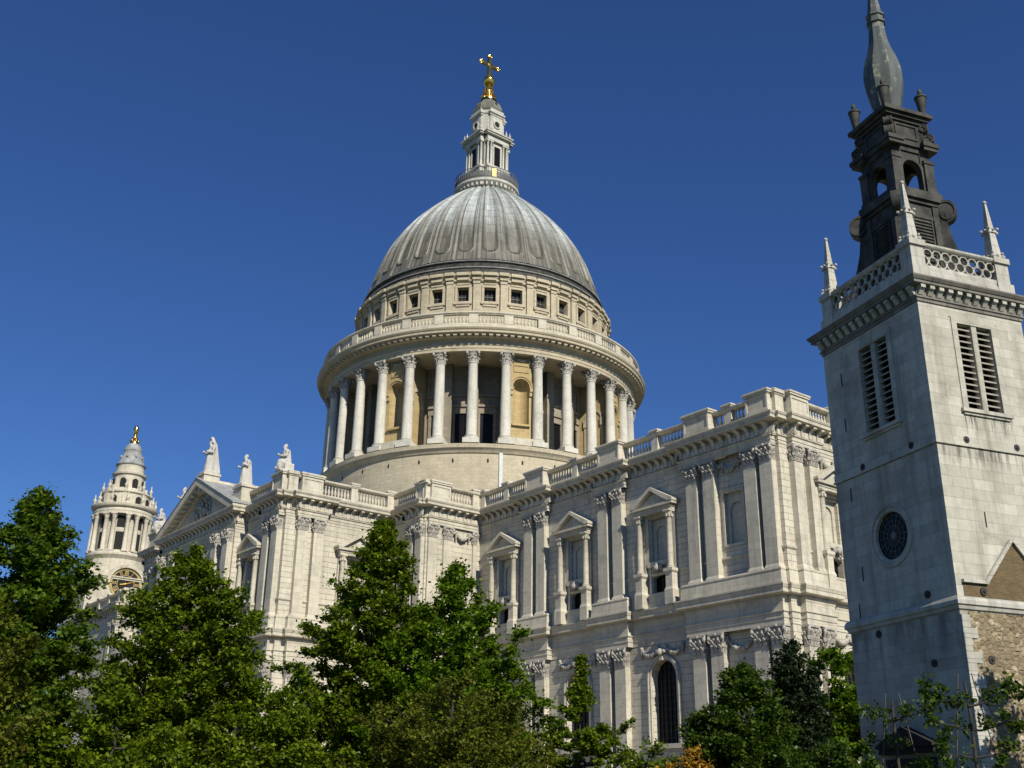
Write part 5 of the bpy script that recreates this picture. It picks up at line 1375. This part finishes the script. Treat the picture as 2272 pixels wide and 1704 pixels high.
for k in range(4):
    s0 = s2.n
    A = arc_pts(0,.50,27.02,10)
    for (a,za),(b_,zb_) in zip(A[:-1],A[1:]): s2.hexa([(a,-.95,za),(b_,-.95,zb_),(b_,-.70,zb_),(a,-.70,za),(a,-.95,28.0),(b_,-.95,28.0),(b_,-.70,28.0),(a,-.70,28.0)])
    archivolt_b = MB(); archivolt(archivolt_b,0,.50,25.95,27.02,.50,.1,.05); archivolt_b.xform(Matrix.Translation((0,-.96,0))); s2.add(archivolt_b.v, archivolt_b.f)
    s2.xform(Matrix.Rotation(k*PI/2,4,'Z'), s0)
s2.box(-1.02,1.02,-1.02,1.02,27.95,28.2); s2.box(-1.12,1.12,-1.12,1.12,28.2,28.40)
put('open_arch_stage', s2, 'darklead', spire)
s3 = MB()
s3.box(-.92,.92,-.92,.92,28.4,29.62); s3.box(-1.02,1.02,-1.02,1.02,29.5,29.66); s3.box(-1.16,1.16,-1.16,1.16,29.66,29.80); s3.box(-1.30,1.30,-1.30,1.30,29.80,29.99)
for k in range(4):
    s0 = s3.n
    for x0,x1,z0,z1 in ((-.6,-.52,28.65,29.4),(.52,.6,28.65,29.4),(-.52,.52,29.32,29.4),(-.52,.52,28.65,28.73)): s3.box(x0,x1,-.97,-.9,z0,z1)
    s3.xform(Matrix.Rotation(k*PI/2,4,'Z'), s0); s0 = s3.n
    for cz,cx,r0 in ((28.72,1.50,.26),(29.32,1.36,.20)):
        pts = [(cx+r0*(1-.03*i)*math.sin(i/18*2.6*PI),0,cz+r0*(1-.03*i)*math.cos(i/18*2.6*PI)) for i in range(19)]
        for dy in (-.15,.15): s3.tube([(p[0],dy,p[2]) for p in pts],.05,6)
        s3.tube([(cx,-.15,cz),(cx,.15,cz)],r0*1.02,14)
    s3.box(1.0,1.34,-.14,.14,28.45,29.5)
    s3.xform(Matrix.Rotation(PI/4+k*PI/2,4,'Z'), s0)
put('panelled_stage', s3, 'darklead', spire, 40)
su = MB(); su.box(-.15,.15,-.15,.15,29.98,30.12); su.lathe([(.13,30.1),(.15,30.3),(.24,30.85),(.24,30.95),(.28,30.98),(.28,31.05),(.1,31.12),(.07,31.2),(.11,31.3),(.09,31.42),(.02,31.52)],14); su_me = su.mesh('urn','darklead',40)
for sx in (-1,1):
    for sy in (-1,1): link('urn', su_me, spire, (sx*1.02,sy*1.02,0))
bu = MB(); bp2 = [(.62,29.95),(.62,30.2),(.56,30.3),(.60,30.7),(.72,31.2),(.84,31.8),(.90,32.3),(.87,32.8),(.74,33.4),(.58,33.9),(.46,34.4),(.40,34.9),(.37,35.4),(.36,35.5),(.44,35.55),(.44,35.65),(.38,35.7),(.38,35.9),(.44,35.95),(.44,36.05),(.34,36.1),(.24,36.9),(.17,38.2),(.10,40.0),(.05,41.4)]
ns = 8; vv_ = []; 
for r, z in bp2:
    for i in range(ns):
        a = 2*PI*i/ns+PI/8; lob = 1.01
        vv_.append((r*lob*math.cos(a), r*lob*math.sin(a), z))
bu.add(vv_, [(j*ns+i, j*ns+(i+1)%ns, (j+1)*ns+(i+1)%ns, (j+1)*ns+i) for j in range(len(bp2)-1) for i in range(ns)])
put('spire_bulb', bu, 'bulb', spire, 32)

# ------------------------------------------------------------------ trees and shrubs
def leaf_mesh(name, P, size, mat, rng, up=.55, flat=.5, elong=1.5):
    n = len(P)
    nr = rng.normal(size=(n,3)); nr[:,2] = np.abs(nr[:,2])+up; nr /= np.linalg.norm(nr,axis=1)[:,None]
    t = rng.normal(size=(n,3)); t -= (t*nr).sum(1)[:,None]*nr; t /= np.linalg.norm(t,axis=1)[:,None]
    b = np.cross(nr,t); s = size*rng.uniform(.5,1.5,n)[:,None]
    A = P-t*s*elong*.5; B = P+b*s*.5-nr*s*.08; Cc = P+t*s*elong*.5-nr*s*.22; D = P-b*s*.5-nr*s*.08
    V = np.stack([A,B,Cc,D],1).reshape(-1,3)
    me = bpy.data.meshes.new(name); me.vertices.add(4*n); me.vertices.foreach_set('co', V.astype(np.float32).ravel())
    me.loops.add(4*n); me.loops.foreach_set('vertex_index', np.arange(4*n,dtype=np.int32))
    me.polygons.add(n); me.polygons.foreach_set('loop_start', np.arange(0,4*n,4,dtype=np.int32))
    me.update(calc_edges=True); me.materials.append(M[mat]); return me
def tree(name, label, cat, xy, top, prof, nlimb, nleaf, size, mat, seed, rise=.55, spread=.30, bend=(0,0), low=None, group=None, sub=6, jit=(.55,1.12), trunk_r=.16, tip=.0):
    """prof: (metres below the top, crown radius)"""
    rng = np.random.default_rng(seed)
    root = empty(name, (xy[0],xy[1],GZ)); tag(root, label, cat, group)
    H = top-GZ; dpt = np.array([p[0] for p in prof]); rad = np.array([p[1] for p in prof])
    low = dpt[-1] if low is None else low
    wood = MB(); nt_ = 9
    ax = [Vector((bend[0]*(1-i/(nt_-1))+rng.uniform(-.08,.08)*(0<i<nt_-1), bend[1]*(1-i/(nt_-1))+rng.uniform(-.08,.08)*(0<i<nt_-1), H*i/(nt_-1)*.985)) for i in range(nt_)]
    wood.tube(ax, [trunk_r*(1-.9*i/(nt_-1)) for i in range(nt_)], 7)
    def axis(h):
        f = min(max(h/(H*.985)*(nt_-1),0),nt_-1.001); i = int(f); return ax[i].lerp(ax[i+1], f-i)
    dd = rng.uniform(0,1,nlimb*6)*low; pr_ = np.interp(dd,dpt,rad)/rad.max()
    dd = np.sort(dd[rng.uniform(0,1,len(dd)) < .45+.55*pr_][:nlimb])
    cl = []; wt = []
    for k in range(int(8+tip)): 
        q = rng.uniform(0,dpt[min(1,len(dpt)-1)]+.25); p = axis(H-q); cl.append((p.x+rng.normal()*.06,p.y+rng.normal()*.06,p.z)); wt.append(.22)
    for i, d in enumerate(dd):
        az = i*2.39996+rng.uniform(-.5,.5); L = np.interp(d,dpt,rad)*rng.uniform(*jit)
        e = Vector((math.cos(az)*L, math.sin(az)*L, 0)); rz_ = rise*L*rng.uniform(.6,1.3)
        h0 = max(H-d-rz_, .6); p0 = axis(h0); p1 = axis(H-d)+e; p1.z = H-d
        mid = p0.lerp(p1,.5)+Vector((0,0,-.12*L+rng.uniform(-.1,.1)))
        pts = [p0, p0.lerp(mid,.5)+Vector((0,0,-.02*L)), mid, mid.lerp(p1,.5)+Vector((rng.normal()*.08*L,rng.normal()*.08*L,.0)), p1]
        r0 = max(.014, min(.06,.03*L)); wood.tube(pts, [r0,r0*.8,r0*.6,r0*.4,.008], 5)
        ns_ = max(3,int(sub*(.5+L/ max(rad.max(),.1)*.6)))
        for j in range(ns_):
            f = .25+.75*(j+.5)/ns_; g_i = min(int(f*4),3); b0 = pts[g_i].lerp(pts[g_i+1], f*4-g_i)
            tl_ = L*rng.uniform(.14,.34); ta = az+rng.normal()*1.0; tv = Vector((math.cos(ta)*tl_,math.sin(ta)*tl_,tl_*rng.uniform(-.15,.75)))
            b1 = b0+tv; wood.tube([b0,b1],[.012,.005],3)
            for f2 in (.35,.7,1.0): q = b0.lerp(b1,f2); cl.append((q.x,q.y,q.z)); wt.append(.35+.75*L/max(rad.max(),.1))
        cl.append(tuple(p1)); wt.append(.45+.75*L/max(rad.max(),.1))
    nleaf = int(nleaf*1.8); size *= .88
    cl = np.array(cl); wt = np.array(wt); idx = rng.choice(len(cl), nleaf, p=wt/wt.sum())
    P = cl[idx]+rng.normal(size=(nleaf,3))*np.array([spread,spread,spread*.62])*rng.uniform(.35,1.15,nleaf)[:,None]
    P[:,2] = np.maximum(P[:,2], .1)
    link('crown', leaf_mesh('crown', P, size, mat, rng), root)
    put('trunk', wood, 'bark', root)
    return root
GT = 'leafy trees in front of the cathedral'

tree('leafy_tree','tallest dark green leafy tree at the left edge with blue sky behind its tip','tree',(80.32,-74.76),9.45,
     [(0,.06),(.5,.35),(1.0,.75),(1.6,1.30),(2.4,1.65),(3.6,1.95),(5.5,2.2),(8.5,2.6)],125,64000,.100,'leaf_cool',3,rise=.8,spread=.17,group=GT,low=8.8,sub=7)
tree('leafy_tree','leafy tree mostly cut off by the left edge behind the reddish brown one','tree',(79.0,-77.2),7.9,
     [(0,.3),(.7,1.1),(2.0,1.9),(5.5,2.6)],80,36000,.105,'leaf_cool',23,rise=.6,spread=.2,group=GT,low=7.2)
tree('bronze_tree','reddish brown leaved tree at the bottom left corner of the view','tree',(87.6,-77.25),4.9,
     [(0,.25),(.6,.8),(1.6,1.25),(4,1.5)],55,16000,.080,'leaf_brown',4,rise=.6,spread=.16,low=5.0)
tree('leafy_tree','low bushy tree filling the gap between the left edge tree and the broad tree','tree',(82.4,-72.4),3.6,
     [(0,.3),(.5,1.0),(1.5,1.7),(4,2.1)],60,24000,.10,'leaf',5,rise=.5,spread=.20,group=GT,low=4.6)
tree('leafy_tree','broad round topped green tree in front of the transept pediment','tree',(74.3,-67.45),9.85,
     [(0,.12),(.45,.7),(1.1,1.4),(2.1,2.3),(3.8,3.0),(6,3.5),(8.5,3.8)],150,78000,.108,'leaf',6,rise=.65,spread=.19,group=GT,low=8.8,jit=(.55,1.1),sub=7)
tree('leafy_tree','low dark green tree under the gap between the broad tree and the pointed tree','tree',(80.0,-66.4),4.2,
     [(0,.3),(.7,1.1),(2,1.9),(4,2.2)],60,22000,.10,'leaf',7,rise=.5,spread=.20,group=GT,low=4.6)
tree('leafy_tree','tall pointed green tree rising against the corner between transept and choir','tree',(73.96,-59.23),12.4,
     [(0,.08),(.5,.35),(1.1,.85),(2.2,1.55),(3.4,2.2),(5.0,2.8),(6.6,3.6),(11,4.3)],170,78000,.115,'leaf',8,rise=.65,spread=.17,group=GT,low=10.8,jit=(.5,1.12),sub=7)
tree('leafy_tree','bright fresh green tree with a forked top beside the first choir window','tree',(77.1,-57.6),10.2,
     [(0,.08),(.5,.4),(1.1,.95),(1.9,1.75),(3.0,2.6),(4.5,3.2),(8.5,3.5)],125,58000,.112,'leaf_bright',9,rise=.85,spread=.18,group=GT,low=8.6,jit=(.5,1.15),sub=7)
tree('bronze_tree','olive brown bushy tree low in the middle in front of the bright green tree','tree',(88.71,-65.89),4.05,
     [(0,.7),(.35,1.3),(1.0,2.0),(2.0,2.5),(4.2,2.8)],105,50000,.070,'leaf_brown',10,rise=.5,spread=.16,low=5.0)
tree('sparse_tree','thin open tree with level outstretched branches in front of the arched windows','tree',(86.37,-59.19),5.5,
     [(0,.04),(.9,.12),(1.2,.35),(1.8,.95),(2.4,1.55),(3.2,2.1),(5.5,2.4)],105,34000,.080,'leaf',12,rise=.30,spread=.09,low=5.4,sub=5,jit=(.6,1.2),trunk_r=.07,tip=6)
tree('leafy_bush_tree','small dark round headed tree left of the dark cypress','tree',(87.33,-52.66),5.65,
     [(0,.25),(.3,.7),(.9,1.15),(2.0,1.7),(3.2,2.0),(5,2.1)],150,52000,.092,'leaf_round',13,rise=.45,spread=.15,jit=(.7,1.05),sub=8,low=5.6,trunk_r=.09)
tree('cypress','narrow almost black cypress beside the church tower','tree',(86.42,-48.6),7.05,
     [(0,.10),(.4,.5),(1.1,.88),(4,1.1),(7,1.1)],150,46000,.08,'leaf_dark',14,rise=1.4,spread=.12,jit=(.7,1.05),low=7.2)
tree('leafy_tree','green tree squeezed between the cypress and the church tower','tree',(79.6,-36.9),8.7,
     [(0,.5),(.6,1.3),(2,1.9),(6,2.2)],80,30000,.13,'leaf_bright',15,rise=.6,spread=.20,group=GT,low=8.4)
tree('shrub','low green shrub under the tall arched choir window','shrub',(89.11,-59.19),2.9,
     [(0,.4),(.4,.9),(1.5,1.3),(3,1.4)],40,10000,.08,'leaf',16,rise=.4,spread=.16,low=3.2,trunk_r=.05)
tree('shrub','orange flowering shrub at the foot of the small round headed tree','shrub',(90.77,-58.98),2.5,
     [(0,.25),(.4,.55),(1.5,.8),(3,.9)],30,5200,.07,'leaf_orange',17,rise=.5,spread=.14,low=2.8,trunk_r=.04)
tree('shrub','dark green shrub between the orange shrub and the church tower','shrub',(92.3,-54.6),2.75,
     [(0,.4),(.5,.9),(1.5,1.3),(3,1.4)],36,8000,.085,'leaf_round',18,rise=.4,spread=.17,low=3.2,trunk_r=.05)
# tree beyond the right edge whose shadow lies on the foot of the church tower
tree('leafy_tree','pointed leafy tree casting its shadow on the foot of the church tower','tree',(98.4,-47.7),9.5,
     [(0,.1),(1.0,.6),(2.5,1.2),(6,1.5)],60,16000,.14,'leaf',19,rise=.6,spread=.22,low=7.5)
def espalier(xy, top, label, seed, arms):
    rng = random.Random(seed); nr_ = np.random.default_rng(seed)
    root = empty('trained_tree', (xy[0],xy[1],GZ)); tag(root, label, 'tree', 'trained trees in front of the church tower')
    H = top-GZ; wd = MB()
    wd.tube([(rng.uniform(-.03,.03),0,H*i/6) for i in range(7)],[.065-.006*i for i in range(7)],7)
    cl = []
    for z, l0, l1, den in arms:
        for sgn, L in ((-1,l0),(1,l1)):
            if L <= 0: continue
            pts = [(sgn*L*i/5, rng.uniform(-.04,.04), z-GZ+rng.uniform(-.05,.05)+.04*i) for i in range(6)]
            wd.tube(pts,[.032,.028,.024,.02,.015,.009],5)
            for k in range(int(14*L)):
                t = rng.uniform(.12,1.05); h = rng.uniform(.03,.3)*(1.3 if t > .6 else .6)
                b0 = (sgn*L*t, 0, z-GZ+.04*5*t); b1 = (b0[0]+rng.uniform(-.12,.12), rng.uniform(-.15,.15), b0[2]+h*rng.choice([1,1,-.6]))
                wd.tube([b0,b1],[.008,.004],3)
                if rng.random() < den: cl += [b1]*(3 if t > .55 else 1)
    P = np.array(cl)[nr_.integers(0,len(cl),int(len(cl)*16))]+nr_.normal(size=(int(len(cl)*16),3))*.085
    link('crown', leaf_mesh('crown',P,.075,'leaf_round',nr_,up=.2), root, (0,0,0)); put('trunk', wd, 'bark', root)
    cn_ = MB()
    for x in (-.35,.4): cn_.tube([(x*2.2,.08,.4),(x*.4,.05,H*1.04)],.014,5)
    put('training_cane', cn_, 'bamboo', root)
    root.rotation_euler = (0,0,R(34)); return root
espalier((96.75,-58.07),3.45,'leafy trained tree with flat side branches before the tower doorway',31,[(3.0,.85,.95,.75),(2.35,.75,.3,.6),(1.6,.9,.8,.8)])
espalier((98.74,-58.02),3.75,'trained tree with thick upper leaf tufts before the tower corner',32,[(3.2,.95,1.15,.9),(2.65,.7,1.0,.5),(2.0,.8,1.0,.5)])
